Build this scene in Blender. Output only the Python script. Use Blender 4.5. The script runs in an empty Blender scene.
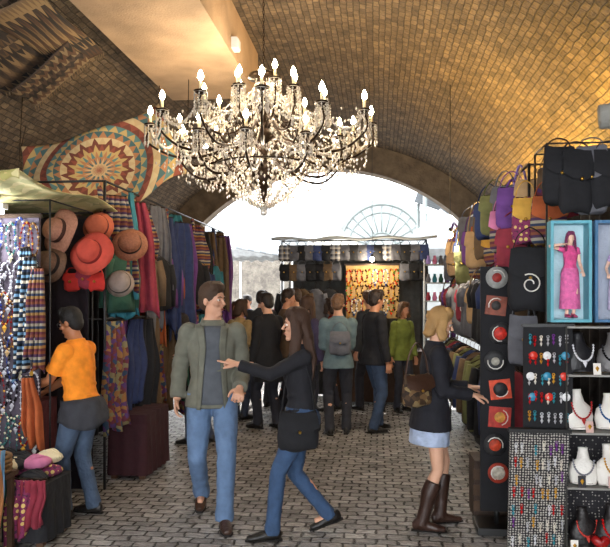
import bpy, math, random
from mathutils import Vector, Matrix
R=random.Random(7)
V=Vector
pi=math.pi
scene=bpy.context.scene
COL=scene.collection

# ------------------------------------------------------------------ materials
def hx(h):
    c=[int(h[i:i+2],16)/255 for i in (0,2,4)]
    return tuple(x/12.92 if x<=.04045 else ((x+.055)/1.055)**2.4 for x in c)
MC={}
def base(name):
    m=bpy.data.materials.new(name); m.use_nodes=True
    nt=m.node_tree; return m,nt,nt.nodes['Principled BSDF']
def M(name,col,rough=.75,metal=0,em=0,var=.18,vs=9,bump=.25,bs=60,trans=0):
    if name in MC: return MC[name]
    m,nt,b=base(name); MC[name]=m
    c=hx(col) if isinstance(col,str) else col
    b.inputs['Base Color'].default_value=(*c,1)
    b.inputs['Roughness'].default_value=rough
    b.inputs['Metallic'].default_value=metal
    if trans: b.inputs['Transmission Weight'].default_value=trans
    if em:
        b.inputs['Emission Color'].default_value=(*c,1); b.inputs['Emission Strength'].default_value=em
    if var and not em:
        tc=nt.nodes.new('ShaderNodeTexCoord')
        n=nt.nodes.new('ShaderNodeTexNoise'); n.inputs['Scale'].default_value=vs; n.inputs['Detail'].default_value=4
        nt.links.new(tc.outputs['Object'],n.inputs['Vector'])
        r=nt.nodes.new('ShaderNodeValToRGB')
        r.color_ramp.elements[0].position=.3; r.color_ramp.elements[1].position=.7
        r.color_ramp.elements[0].color=(*[x*(1-var) for x in c],1)
        r.color_ramp.elements[1].color=(*[min(1,x*(1+var)) for x in c],1)
        nt.links.new(n.outputs['Fac'],r.inputs['Fac']); nt.links.new(r.outputs['Color'],b.inputs['Base Color'])
        if bump:
            n2=nt.nodes.new('ShaderNodeTexNoise'); n2.inputs['Scale'].default_value=bs
            nt.links.new(tc.outputs['Object'],n2.inputs['Vector'])
            bp=nt.nodes.new('ShaderNodeBump'); bp.inputs['Strength'].default_value=bump; bp.inputs['Distance'].default_value=.02
            nt.links.new(n2.outputs['Fac'],bp.inputs['Height']); nt.links.new(bp.outputs['Normal'],b.inputs['Normal'])
    return m
def cloth(name,col,**k):
    return M(name,col,rough=.88,bump=1.0,bs=k.get('bs',9),var=.16,vs=14)
def ramp(nt,cols,const=True):
    r=nt.nodes.new('ShaderNodeValToRGB'); e=r.color_ramp
    if const: e.interpolation='CONSTANT'
    n=len(cols)
    while len(e.elements)<n: e.elements.new(.5)
    for i,c in enumerate(cols):
        e.elements[i].position=i/n if const else i/(n-1)
        e.elements[i].color=(*hx(c),1)
    return r
def PAT(name,kind,cols,scale=2.,rough=.85,axis='X',dist=.6):
    if name in MC: return MC[name]
    m,nt,b=base(name); MC[name]=m
    b.inputs['Roughness'].default_value=rough
    tc=nt.nodes.new('ShaderNodeTexCoord'); L=nt.links.new
    def wave(ax,sc,d=dist):
        w=nt.nodes.new('ShaderNodeTexWave'); w.wave_type='BANDS'; w.bands_direction=ax
        w.wave_profile='SAW'; w.inputs['Scale'].default_value=sc; w.inputs['Distortion'].default_value=d
        L(tc.outputs['Object'],w.inputs['Vector']); return w
    if kind=='stripe':
        r=ramp(nt,cols); L(wave(axis,scale).outputs['Fac'],r.inputs['Fac']); L(r.outputs['Color'],b.inputs['Base Color'])
    elif kind in('mandala','kilim'):
        def mth(op,a,b_=None,c_=None):
            n=nt.nodes.new('ShaderNodeMath'); n.operation=op
            for i,x in enumerate((a,b_,c_)):
                if x is None: continue
                if isinstance(x,(int,float)): n.inputs[i].default_value=x
                else: L(x,n.inputs[i])
            return n.outputs[0]
        sp=nt.nodes.new('ShaderNodeSeparateXYZ'); L(tc.outputs['UV'],sp.inputs[0])
        x=sp.outputs[0]; y=sp.outputs[1]
        if kind=='mandala':
            a=mth('MULTIPLY',mth('ARCTAN2',y,x),28/(2*pi)); rr=mth('SQRT',mth('ADD',mth('MULTIPLY',x,x),mth('MULTIPLY',y,y)))
            rs=mth('MULTIPLY',rr,scale)
        else:
            a=mth('MULTIPLY',x,12); rs=mth('MULTIPLY',y,scale)
        fa=mth('FRACT',mth('ADD',a,64)); fr=mth('FRACT',rs)
        tri=mth('GREATER_THAN',mth('ADD',mth('MULTIPLY',mth('ABSOLUTE',mth('SUBTRACT',fa,.5)),2),fr),1)
        par=mth('MODULO',mth('FLOOR',mth('ADD',a,64)),2)
        key=mth('FRACT',mth('ADD',mth('MULTIPLY',mth('FLOOR',rs),.37),mth('ADD',mth('MULTIPLY',tri,.43),mth('MULTIPLY',par,.13 if kind=='kilim' else .02))))
        r=ramp(nt,cols); L(key,r.inputs['Fac']); L(r.outputs['Color'],b.inputs['Base Color'])
    elif kind=='patch':
        v=nt.nodes.new('ShaderNodeTexVoronoi'); v.inputs['Scale'].default_value=scale; L(tc.outputs['Object'],v.inputs['Vector'])
        s=nt.nodes.new('ShaderNodeSeparateColor'); L(v.outputs['Color'],s.inputs[0])
        r=ramp(nt,cols); L(s.outputs[0],r.inputs['Fac']); L(r.outputs['Color'],b.inputs['Base Color'])
    elif kind=='dots':
        v=nt.nodes.new('ShaderNodeTexVoronoi'); v.inputs['Scale'].default_value=scale; v.inputs['Randomness'].default_value=.3; L(tc.outputs['Object'],v.inputs['Vector'])
        r=ramp(nt,cols); L(v.outputs['Distance'],r.inputs['Fac']); L(r.outputs['Color'],b.inputs['Base Color'])
    elif kind=='plaid':
        r=ramp(nt,cols); r2=ramp(nt,cols[::-1])
        L(wave('X',scale,0).outputs['Fac'],r.inputs['Fac']); L(wave('Z',scale,0).outputs['Fac'],r2.inputs['Fac'])
        mx=nt.nodes.new('ShaderNodeMixRGB'); mx.inputs[0].default_value=.5
        L(r.outputs['Color'],mx.inputs[1]); L(r2.outputs['Color'],mx.inputs[2]); L(mx.outputs[0],b.inputs['Base Color'])
    return m

# ------------------------------------------------------------------ mesh builder
class B:
    def __init__(s): s.v=[]; s.f=[]; s.m=[]
    def add(s,vs,fs,m=0):
        o=len(s.v); s.v+=[tuple(p) for p in vs]; s.f+=[tuple(i+o for i in f) for f in fs]; s.m+=[m]*len(fs); return s
    def box(s,c,sz,m=0,rot=None):
        vs=[]
        for x in (-.5,.5):
            for y in (-.5,.5):
                for z in (-.5,.5):
                    p=V((x*sz[0],y*sz[1],z*sz[2]))
                    if rot is not None: p=rot@p
                    vs.append(p+V(c))
        return s.add(vs,[(0,1,3,2),(4,6,7,5),(0,4,5,1),(2,3,7,6),(0,2,6,4),(1,5,7,3)],m)
    def ball(s,c,r,m=0,n=12,k=8,rot=None):
        if not hasattr(r,'__len__'): r=(r,r,r)
        vs=[];fs=[]
        def q(p):
            p=V(p)
            if rot is not None: p=rot@p
            return p+V(c)
        vs.append(q((0,0,r[2])))
        for i in range(1,k):
            a=pi*i/k
            for j in range(n):
                t=2*pi*j/n
                vs.append(q((r[0]*math.sin(a)*math.cos(t),r[1]*math.sin(a)*math.sin(t),r[2]*math.cos(a))))
        vs.append(q((0,0,-r[2]))); e=len(vs)-1
        for j in range(n):
            fs.append((0,1+j,1+(j+1)%n)); fs.append((e,e-n+(j+1)%n,e-n+j))
        for i in range(k-2):
            for j in range(n):
                a=1+i*n+j; b_=1+i*n+(j+1)%n
                fs.append((a,a+n,b_+n,b_))
        return s.add(vs,fs,m)
    def octa(s,c,r,h,m=0):
        c=V(c); vs=[c+V((0,0,h))]+[c+V((r*math.cos(a),r*math.sin(a),h*.25)) for a in (0,pi/2,pi,3*pi/2)]+[c-V((0,0,h))]
        return s.add(vs,[(0,1,2),(0,2,3),(0,3,4),(0,4,1),(5,2,1),(5,3,2),(5,4,3),(5,1,4)],m)
    def tube(s,pts,rad,n=8,m=0,side=None,cap=True,loop=False):
        pts=[V(p) for p in pts]; N=len(pts)
        if not hasattr(rad,'__len__'): rad=[rad]*N
        vs=[];fs=[];u=None
        for i,p in enumerate(pts):
            if loop: t=pts[(i+1)%N]-pts[i-1]
            else: t=pts[min(i+1,N-1)]-pts[max(i-1,0)]
            if t.length<1e-9: t=V((0,0,1))
            t.normalize()
            if side is not None: u=V(side)
            elif u is None: u=V((1,0,0)) if abs(t.x)<.8 else V((0,1,0))
            u=(u-t*u.dot(t)).normalized(); w=t.cross(u)
            r=rad[i]
            if not hasattr(r,'__len__'): r=(r,r)
            for j in range(n):
                a=2*pi*j/n; vs.append(p+u*(r[0]*math.cos(a))+w*(r[1]*math.sin(a)))
        K=N if loop else N-1
        for i in range(K):
            for j in range(n):
                a=i*n+j;b_=i*n+(j+1)%n;i2=((i+1)%N)*n
                fs.append((a,b_,i2+(j+1)%n,i2+j))
        if cap and not loop:
            fs.append(tuple(range(n))[::-1]); fs.append(tuple(range((N-1)*n,N*n)))
        return s.add(vs,fs,m)
    def lathe(s,prof,n=16,c=(0,0,0),m=0,rot=None):
        vs=[];fs=[]
        for r,z in prof:
            for j in range(n):
                a=2*pi*j/n; p=V((r*math.cos(a),r*math.sin(a),z))
                if rot is not None: p=rot@p
                vs.append(p+V(c))
        for i in range(len(prof)-1):
            for j in range(n):
                fs.append((i*n+j,i*n+(j+1)%n,(i+1)*n+(j+1)%n,(i+1)*n+j))
        return s.add(vs,fs,m)
    def grid(s,fn,nu,nv,m=0):
        vs=[fn(i/nu,j/nv) for j in range(nv+1) for i in range(nu+1)]
        fs=[(j*(nu+1)+i,j*(nu+1)+i+1,(j+1)*(nu+1)+i+1,(j+1)*(nu+1)+i) for j in range(nv) for i in range(nu)]
        return s.add(vs,fs,m)
    def mesh(s,name,mats,smooth=True):
        me=bpy.data.meshes.new(name); me.from_pydata(s.v,[],s.f)
        for mt in (mats if isinstance(mats,(list,tuple)) else [mats]): me.materials.append(mt)
        me.polygons.foreach_set('material_index',s.m)
        if smooth: me.polygons.foreach_set('use_smooth',[True]*len(s.f))
        me.update(); return me
    def obj(s,name,mats,parent=None,loc=(0,0,0),rot=(0,0,0),smooth=True,**k):
        return put(name,s.mesh(name,mats,smooth),parent,loc,rot,**k)
def put(name,me,parent=None,loc=(0,0,0),rot=(0,0,0),label=None,cat=None,group=None,kind=None,thick=0):
    o=bpy.data.objects.new(name,me); COL.objects.link(o)
    if parent is not None: o.parent=parent
    o.location=loc; o.rotation_euler=rot
    if label: o['label']=label
    if cat: o['category']=cat
    if group: o['group']=group
    if kind: o['kind']=kind
    if thick:
        md=o.modifiers.new('Solidify','SOLIDIFY'); md.thickness=thick
    return o
def thing(name,label,cat,loc=(0,0,0),yaw=0,group=None,kind=None):
    return put(name,None,None,loc,(0,0,yaw),label=label,cat=cat,group=group,kind=kind)
def dup(root,loc,rot=None,label=None,mat=None):
    def rec(o,par):
        c=o.copy(); COL.objects.link(c)
        if par is not None: c.parent=par
        for k in list(o.children): rec(k,c)
        return c
    c=rec(root,None); c.location=loc
    if rot is not None: c.rotation_euler=rot
    if label: c['label']=label
    return c
def bake(b,name,mat,parent,vox,it=2,**k):
    me=b.mesh(name,mat); o=bpy.data.objects.new('tmp',me); COL.objects.link(o)
    md=o.modifiers.new('r','REMESH'); md.mode='VOXEL'; md.voxel_size=vox; md.use_smooth_shade=True
    sm=o.modifiers.new('s','SMOOTH'); sm.factor=.5; sm.iterations=it
    dg=bpy.context.evaluated_depsgraph_get(); dg.update()
    m2=bpy.data.meshes.new_from_object(o.evaluated_get(dg)); m2.name=name
    bpy.data.objects.remove(o); bpy.data.meshes.remove(me)
    m2.materials.clear(); m2.materials.append(mat)
    m2.polygons.foreach_set('use_smooth',[True]*len(m2.polygons))
    return put(name,m2,parent,**k)
def setuv(me,nu,f,nv):
    uv=me.uv_layers.new(name='UVMap')
    for lp in me.loops:
        i=lp.vertex_index%(nu+1); j=lp.vertex_index//(nu+1)
        uv.data[lp.index].uv=f(i/nu,j/nv)

# ------------------------------------------------------------------ camera
cam=bpy.data.cameras.new('camera'); co=bpy.data.objects.new('camera',cam); COL.objects.link(co)
cam.sensor_width=36; cam.lens=700/610*36; cam.shift_y=26.5/610
co.location=(0,0,1.67); co.rotation_euler=(pi/2,0,math.radians(6))
scene.camera=co

# ------------------------------------------------------------------ structure
CX=-.9; CZ=.65; RV=3.9; HW=3.3; Y0=-2.5; Y1=13
def vault(x): return CZ+math.sqrt(RV*RV-(x-CX)**2)
def brickmat(name,c1,c2,mort,sx,sy,w=.23,h=.08,bumpd=.03,rough=.85,uv=True,msz=.012,dist=.01,lo=(.45,.42,.4,1),hi=(1.2,1.15,1.05,1),ns=2.2,bst=1):
    m,nt,b=base(name); L=nt.links.new
    tc=nt.nodes.new('ShaderNodeTexCoord')
    n=nt.nodes.new('ShaderNodeTexNoise'); n.inputs['Scale'].default_value=7; n.inputs['Detail'].default_value=5
    src=tc.outputs['UV' if uv else 'Object']; L(src,n.inputs['Vector'])
    ms=nt.nodes.new('ShaderNodeVectorMath'); ms.operation='SCALE'; ms.inputs['Scale'].default_value=dist
    L(n.outputs['Color'],ms.inputs[0])
    ad=nt.nodes.new('ShaderNodeVectorMath'); L(src,ad.inputs[0]); L(ms.outputs[0],ad.inputs[1])
    br=nt.nodes.new('ShaderNodeTexBrick'); L(ad.outputs[0],br.inputs['Vector'])
    br.inputs['Scale'].default_value=1; br.inputs['Brick Width'].default_value=w; br.inputs['Row Height'].default_value=h
    br.inputs['Mortar Size'].default_value=msz; br.inputs['Mortar Smooth'].default_value=.8
    br.inputs['Color1'].default_value=(*hx(c1),1); br.inputs['Color2'].default_value=(*hx(c2),1); br.inputs['Mortar'].default_value=(*hx(mort),1)
    n3=nt.nodes.new('ShaderNodeTexNoise'); n3.inputs['Scale'].default_value=ns; n3.inputs['Detail'].default_value=10; n3.inputs['Roughness'].default_value=.78; L(src,n3.inputs['Vector'])
    r=nt.nodes.new('ShaderNodeValToRGB'); r.color_ramp.elements[0].color=lo; r.color_ramp.elements[1].color=hi
    r.color_ramp.elements[0].position=.38; r.color_ramp.elements[1].position=.62
    L(n3.outputs['Fac'],r.inputs['Fac'])
    mx=nt.nodes.new('ShaderNodeMixRGB'); mx.blend_type='MULTIPLY'; mx.inputs[0].default_value=1
    L(br.outputs['Color'],mx.inputs[1]); L(r.outputs['Color'],mx.inputs[2]); L(mx.outputs[0],b.inputs['Base Color'])
    n4=nt.nodes.new('ShaderNodeTexNoise'); n4.inputs['Scale'].default_value=22; n4.inputs['Detail'].default_value=4; L(src,n4.inputs['Vector'])
    mm=nt.nodes.new('ShaderNodeMath'); mm.operation='MULTIPLY_ADD'; mm.inputs[1].default_value=-1; L(br.outputs['Fac'],mm.inputs[0]); L(n4.outputs['Fac'],mm.inputs[2])
    bp=nt.nodes.new('ShaderNodeBump'); bp.inputs['Distance'].default_value=bumpd; bp.inputs['Strength'].default_value=bst
    L(mm.outputs[0],bp.inputs['Height']); L(bp.outputs['Normal'],b.inputs['Normal'])
    b.inputs['Roughness'].default_value=rough
    return m
def uvgrid(name,fn,uvf,nu,nv,mat,kind='structure'):
    me=B().grid(fn,nu,nv).mesh(name,mat); setuv(me,nu,uvf,nv)
    return put(name,me,kind=kind)
amax=math.asin(HW/RV)
vb=brickmat('vault_brick','7c6a54','5a4d3e','483f35',1,1,w=.112,h=.064,msz=.008,dist=.04,bumpd=.03,lo=(.5,.48,.47,1),hi=(1.12,1.08,1.02,1),ns=4,bst=.75)
uvgrid('ceiling',lambda u,v:V((CX+RV*math.sin(-amax+2*amax*u),Y0+(Y1-Y0)*v,CZ+RV*math.cos(-amax+2*amax*u))),
       lambda u,v:((Y1-Y0)*v,RV*2*amax*u),64,8,vb)
zs=CZ+RV*math.cos(amax)
wb=brickmat('wall_brick','6a4c34','4c3424','241a14',1,1)
uvgrid('wall_left',lambda u,v:V((CX-HW,Y0+(Y1-Y0)*v,zs*u)),lambda u,v:((Y1-Y0)*v,zs*u),2,2,wb)
uvgrid('wall_right',lambda u,v:V((CX+HW,Y0+(Y1-Y0)*v,zs*u)),lambda u,v:((Y1-Y0)*v,zs*u),2,2,wb)
fm=brickmat('cobbles','b6b2ae','8e8b88','65625e',1,1,w=.15,h=.105,bumpd=.035,rough=.24,msz=.013,dist=.085,lo=(.7,.69,.68,1),hi=(1.15,1.13,1.1,1),ns=3,bst=.9)
uvgrid('floor',lambda u,v:V((-14+28*u,Y0+45*v,0)),lambda u,v:(28*u,45*v),2,2,fm)
pl=M('plaster_beam','b09478',rough=.8,var=.22,vs=2.5,bump=.3)
B().box((-1.87,3.4,4.23),(1.0,9,.5)).obj('trim_1',pl,kind='structure',smooth=False)
def ringf(r0,r1,y0,y1):
    b=B()
    for k in range(48):
        a0=-amax+2*amax*k/48; a1=-amax+2*amax*(k+1)/48
        P=lambda r,a,y:V((CX+r*math.sin(a),y,CZ+r*math.cos(a)))
        b.add([P(r0,a0,y0),P(r0,a1,y0),P(r1,a1,y0),P(r1,a0,y0),P(r0,a0,y1),P(r0,a1,y1),P(r1,a1,y1),P(r1,a0,y1)],
              [(0,1,2,3),(4,7,6,5),(0,4,5,1),(2,6,7,3),(0,3,7,4),(1,5,6,2)])
    return b
ringf(3.42,3.95,12.8,13.15).obj('trim_2',M('arch_stone','6e5e4a',var=.4,vs=5,bump=.6,bs=20),kind='structure',smooth=False)
jb=thing('junction_box','small pale junction box fixed to the plaster beam','electrical box',(-1.345,6.5,4.08))
B().box((0,0,0),(.06,.14,.1)).obj('housing',M('white_metal','c8c8c8',var=0),jb,smooth=False)
B().box((.034,0,0),(.012,.12,.08)).obj('cover',M('white_metal','c8c8c8',var=0),jb,smooth=False)

# ------------------------------------------------------------------ people
def catm(pts,k=6):
    pts=[V(p) for p in pts]; out=[]
    for i in range(len(pts)-1):
        p0=pts[max(i-1,0)];p1=pts[i];p2=pts[i+1];p3=pts[min(i+2,len(pts)-1)]
        for j in range(k):
            t=j/k
            out.append(.5*((2*p1)+(p2-p0)*t+(2*p0-5*p1+4*p2-p3)*t*t+(3*p1-p0-3*p2+p3)*t**3))
    out.append(pts[-1]); return out
def ik(a,t,l1,l2,pole):
    d=t-a; L=max(.05,min(d.length,.998*(l1+l2))); dn=d.normalized()
    x=(l1*l1-l2*l2+L*L)/(2*L); h=math.sqrt(max(0,l1*l1-x*x))
    p=pole-dn*pole.dot(dn); p.normalize()
    return a+dn*x+p*h, a+dn*L
RM=[(.86,.13,.10,0),(.93,.16,.12,-.01),(1.0,.15,.112,0),(1.08,.137,.1,0),(1.18,.148,.104,0),(1.3,.168,.112,0),(1.38,.165,.105,-.005),(1.44,.13,.085,-.01),(1.48,.075,.065,-.01),(1.52,.056,.058,-.003),(1.58,.052,.056,.012)]
RF=[(.86,.135,.105,0),(.93,.168,.122,-.01),(1.0,.15,.11,0),(1.08,.118,.088,0),(1.18,.126,.096,.005),(1.28,.142,.118,.015),(1.36,.14,.098,0),(1.43,.112,.075,-.008),(1.47,.06,.055,-.008),(1.52,.046,.05,-.003),(1.58,.045,.05,.012)]
def hand(b,w,d,n,ts,curl,rot=0):
    d=d.normalized(); n=(n-d*n.dot(d)).normalized(); s=d.cross(n).normalized()*ts
    b.tube([w-d*.02,w+d*.04,w+d*.088],[(.026,.019),(.037,.016),(.041,.013)],10,side=s)
    for i in range(4):
        off=(1.5-i)*.0225; p=w+d*.08+s*off; ln=[.068,.078,.072,.056][i]
        pts=[p-d*.02,p]; a=0
        dd=(d+s*off*3).normalized()
        for q in (.45,.3,.25):
            a+=curl[i]; p=p+(dd*math.cos(a)+n*math.sin(a))*ln*q; pts.append(p)
        b.tube(pts,[.009,.0098,.0092,.0086,.0065],7)
    p=w+d*.015+s*.025; pts=[p]
    for q,dr in ((.035,d*.6+s*.75+n*.3),(.032,d*.85+s*.35+n*.4),(.026,d*.9+s*.1+n*.5)):
        p=p+dr.normalized()*q; pts.append(p)
    b.tube(pts,[.013,.013,.0105,.008],7)
def person(label,loc,yaw,H=1.75,fem=False,lf=(-.1,0,0,0),rf=(.1,0,0,0),lh=None,rh=None,lean=0,hy=0,hp=.05,
           top=('jacket','303030',.022,.84),sleeve=1.0,bottom=('trousers','26262c'),shoe='1c1814',boots=None,hair=('short','2a1c12'),
           skin='c89070',vox=.0095,lcurl=(.35,.4,.45,.5),rcurl=(.35,.4,.45,.5),inner=None,eyes=False,glasses=False,name='person',cat='person',belly=1,group=None,legsbare=False,waist=None):
    s=H/1.75
    root=thing(name,label,cat,(loc[0],loc[1],loc[2] if len(loc)>2 else 0),math.radians(yaw),group=group); root.scale=(s,s,s)
    mt=M('skin_'+skin,skin,rough=.55,var=.08,bump=.05)
    hz=.93
    for ft in (lf,rf):
        hz=min(hz,.08+ft[2]+math.sqrt(max(.05,.855**2-(abs(ft[0])-.09)**2-ft[1]**2)))
    P0=V((0,0,hz)); Rl=Matrix.Rotation(-lean,3,'X')
    tp=lambda x,y,z:P0+Rl@V((x,y,z-.93))
    rings=RF if fem else RM
    def rat(z):
        if z<=rings[0][0]: return rings[0][1:]
        for a,c in zip(rings,rings[1:]):
            if z<=c[0]:
                t=(z-a[0])/(c[0]-a[0]); return tuple(a[k]*(1-t)+c[k]*t for k in (1,2,3))
        return rings[-1][1:]
    def torso(b,z0,z1,off,n=20,flare=0):
        zs_=[z0+(z1-z0)*i/14 for i in range(15)]; pts=[];rr=[]
        for i,z in enumerate(zs_):
            r=rat(max(z,.93) if off>0 else z); e=flare*max(0,(1.05-z))
            pts.append(tp(0,r[2],z)); rr.append((r[0]+off+e,r[1]+off+e))
        b.tube(pts,rr,n,side=(1,0,0))
    shx=.148 if fem else .172
    k=.9 if fem else 1.
    arms=[]
    for sg,h in ((-1,lh),(1,rh)):
        S=tp(sg*shx,-.005,1.405)
        if h is None: T=V((sg*.25,.06,hz-.93+.82))
        else: T=V(h)
        E,W=ik(S,T,.285,.255,V((sg*.3,-1,-.35)))
        arms.append((sg,S,E,W))
    legs=[]
    for sg,ft in ((-1,lf),(1,rf)):
        Hj=tp(sg*.09,0,.92); A=V((ft[0],ft[1],.08+ft[2])); ty=ft[3] if len(ft)>3 else 0
        fd=V((math.sin(-ty),math.cos(ty),0))
        Kn,A2=ik(Hj,A,.43,.43,fd+V((sg*.05,0,0)))
        legs.append((sg,Hj,Kn,A2,fd,ft))
    nk=tp(0,.012,1.57); Hc=tp(0,.022,1.635)
    Rh=Matrix.Rotation(hy,3,'Z')@Matrix.Rotation(-hp,3,'X')
    hd=lambda x,y,z:Hc+Rh@V((x,y,z))
    body=B()
    torso(body,.86,1.58,0)
    for sg,S,E,W in arms:
        body.tube([S,S.lerp(E,.35),E,E.lerp(W,.3),W],[.052*k,.048*k,.038*k,.04*k,.027*k],12)
        body.ball(S,.057*k); body.ball(E,.039*k)
        d=(W-E).normalized(); n=V((-sg,0.15,0)); 
        if abs(d.dot(n))>.8: n=V((0,0,-1))
        if d.y>.6: n=V((-sg*.3,0,-1))
        nn=(n-d*n.dot(d)).normalized(); sv=d.cross(nn)
        ref=V((0,1,.6)) ; ts=1 if sv.dot(ref)>0 else -1
        hand(body,W,d,nn,ts,lcurl if sg<0 else rcurl)
    for sg,Hj,Kn,A,fd,ft in legs:
        body.tube([Hj+V((0,0,.03)),Hj.lerp(Kn,.4),Kn,Kn.lerp(A,.3)-fd*.012,Kn.lerp(A,.7),A-V((0,0,.03))],[.088*k,.078*k,.052*k,.056*k,.042*k,.037*k],14)
        body.tube([A-fd*.03-V((0,0,.04)),A+fd*.06-V((0,0,.045)),A+fd*.13-V((0,0,.055))],[.03,.034,.02],10)
    body.ball(hd(0,-.008,.03),(.076,.093,.091),rot=Rh,n=18,k=12)
    body.ball(hd(0,.016,-.04),(.058*k**.5,.07,.072),rot=Rh,n=16,k=10)
    body.ball(hd(0,.068,-.092),(.026,.02,.02),rot=Rh)
    body.tube([hd(0,.083,.022),hd(0,.1,-.005),hd(0,.108,-.022)],[.008,.011,.015],8)
    body.ball(hd(0,.077,-.052),(.026,.016,.018),rot=Rh)
    body.ball(hd(0,.074,.037),(.046,.014,.011),rot=Rh)
    for sg in (-1,1):
        body.ball(hd(sg*.078,-.008,-.002),(.011,.019,.031),rot=Rh)
        body.ball(hd(sg*.04,.062,-.018),(.022,.02,.02),rot=Rh)
    body.tube([tp(0,-.005,1.46),nk,hd(0,-.01,-.03)],[.06*k,.054*k,.052*k],14)
    bake(body,'body',mt,root,vox)
    if eyes:
        for sg in (-1,1):
            e=B().ball(hd(sg*.031,.074,.014),(.013,.011,.0085),rot=Rh)
            e.ball(hd(sg*.031,.083,.014),(.005,.004,.006),1,rot=Rh)
            e.obj('eye',[M('eye_white','d8d0c8',rough=.3,var=0),M('iris','20140c',rough=.2,var=0)],root)
            B().tube([hd(sg*.014,.087,.034),hd(sg*.032,.088,.04),hd(sg*.05,.076,.034)],[.003,.0045,.0025],6).obj('eyebrow',M('hair_'+hair[1],hair[1]),root)
        B().ball(hd(0,.091,-.052),(.022,.007,.0065),rot=Rh).obj('mouth',M('lips','a0524a',rough=.5,var=0),root)
    if glasses:
        g=B()
        for sg in (-1,1):
            g.tube([hd(sg*.032+.024*math.cos(a),.096,.012+.018*math.sin(a)) for a in [2*pi*i/14 for i in range(14)]],.0025,6,loop=True)
            g.tube([hd(sg*.056,.094,.016),hd(sg*.078,.05,.014),hd(sg*.082,-.01,.01)],.0022,6)
        g.tube([hd(-.01,.1,.014),hd(.01,.1,.014)],.0022,6)
        g.obj('glasses',M('black_plastic','0c0c0c',rough=.3,var=0),root)
    nm,colr,off,hem=top
    tm=colr if not isinstance(colr,str) else cloth('cloth_'+colr,colr)
    t=B(); torso(t,hem,1.475,off,flare=.12 if nm in('jacket','coat') else .0)
    t.tube([tp(0,-.01,1.45),tp(0,-.008,1.5)],[(.075*k+off,.07*k+off),(.062*k+off*.7,.062*k+off*.7)],16,side=(1,0,0))
    for sg,S,E,W in arms:
        o2=off*.9
        if sleeve>=1:
            P=[];Q=[]
            for i in range(13):
                q=i/12*.97; 
                if q<.5: p=S.lerp(E,q*2); r0=.057*k+o2+(.043-.057)*k*q*2
                else: p=E.lerp(W,q*2-1); r0=.043*k+o2+(.036-.043)*k*(q*2-1)
                P.append(p); Q.append(r0*(1+.07*math.sin(i*2.4+sg)))
            t.tube(P,Q,14); t.ball(E,.044*k+o2)
        else:
            t.tube([S,S.lerp(E,sleeve*.6),S.lerp(E,sleeve*1.2)],[.057*k+o2,.055*k+o2,.058*k+o2],14)
        t.ball(S,.058*k+o2)
    if vox<.008:
        for i in range(6):
            z=hem+.06+.06*i+R.uniform(-.01,.01); r=rat(max(z,.93)); sg=1 if i%2 else -1
            pts=[]
            for j in range(7):
                a=-pi/2+sg*(.3+j*.3)+pi; rr=(r[0]+off)*1.0,(r[1]+off)*1.0
                pts.append(tp(rr[0]*math.sin(a)*sg*.98*1, r[2]+rr[1]*math.cos(a)*.98, z+.02*j*sg*.4))
            t.tube(pts,[.004,.009,.013,.015,.013,.009,.004],6)
    bake(t,nm,tm,root,max(vox,.009),2)
    if waist:
        f=B(); n=28; vs=[];
        for q in range(6):
            z=1.0-.035*q
            r=rat(max(z,.93))
            for j in range(n):
                a=2*pi*j/n; e=.03+.012*math.sin(a*7+q)+.008*q
                zz=z-(.05*q/6*(1+math.sin(a*2)))
                vs.append(tp((r[0]+e)*math.cos(a),r[2]+(r[1]+e)*math.sin(a),zz))
        f.add(vs,[(q*n+j,q*n+(j+1)%n,(q+1)*n+(j+1)%n,(q+1)*n+j) for q in range(5) for j in range(n)])
        for sg in (-1,1): f.tube([tp(sg*.02,.15,.98),tp(sg*.06,.17,.88),tp(sg*.07,.16,.76)],[.022,.028,.02],8)
        f.obj('tied_jumper',cloth('cloth_'+waist,waist),root,thick=.008)
    if inner:
        f=B(); 
        def fr_(w_,z,e):
            r=rat(max(z,.93)); a=r[0]+off; bb_=r[1]+off+.12*max(0,1.05-z)
            return tp(w_,r[2]+(bb_+e)*math.sqrt(max(0,1-(w_/a)**2)),z)
        f.grid(lambda u,v:fr_((u-.5)*2*(.035+.05*(1-v) if v<.75 else .0475+.06*(v-.75)),hem+.03+(1.455-hem-.03)*v,.004),10,20)
        f.obj('shirt',cloth('cloth_'+inner,inner),root,thick=.004)
        for sg in (-1,1):
            f=B(); f.grid(lambda u,v:fr_(sg*((.035+.05*(1-v) if v<.75 else .0475+.06*(v-.75))+.055*u*(.5+.5*v)),hem-.005+(1.46-hem)*v,.018-.010*u),5,20)
            f.obj('lapel',tm,root,thick=.008)
        f=B()
        for sg in (-1,1):
            f.tube([tp(sg*.045,.09,1.42),tp(sg*.075,.05,1.475),tp(sg*.06,-.055,1.505),tp(0,-.08,1.51)],[(.022,.012)]*4,8)
        f.obj('collar',tm,root)
    bn,bc=bottom[:2]; bm=bc if not isinstance(bc,str) else cloth('cloth_'+bc,bc,bs=14)
    p=B()
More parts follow.
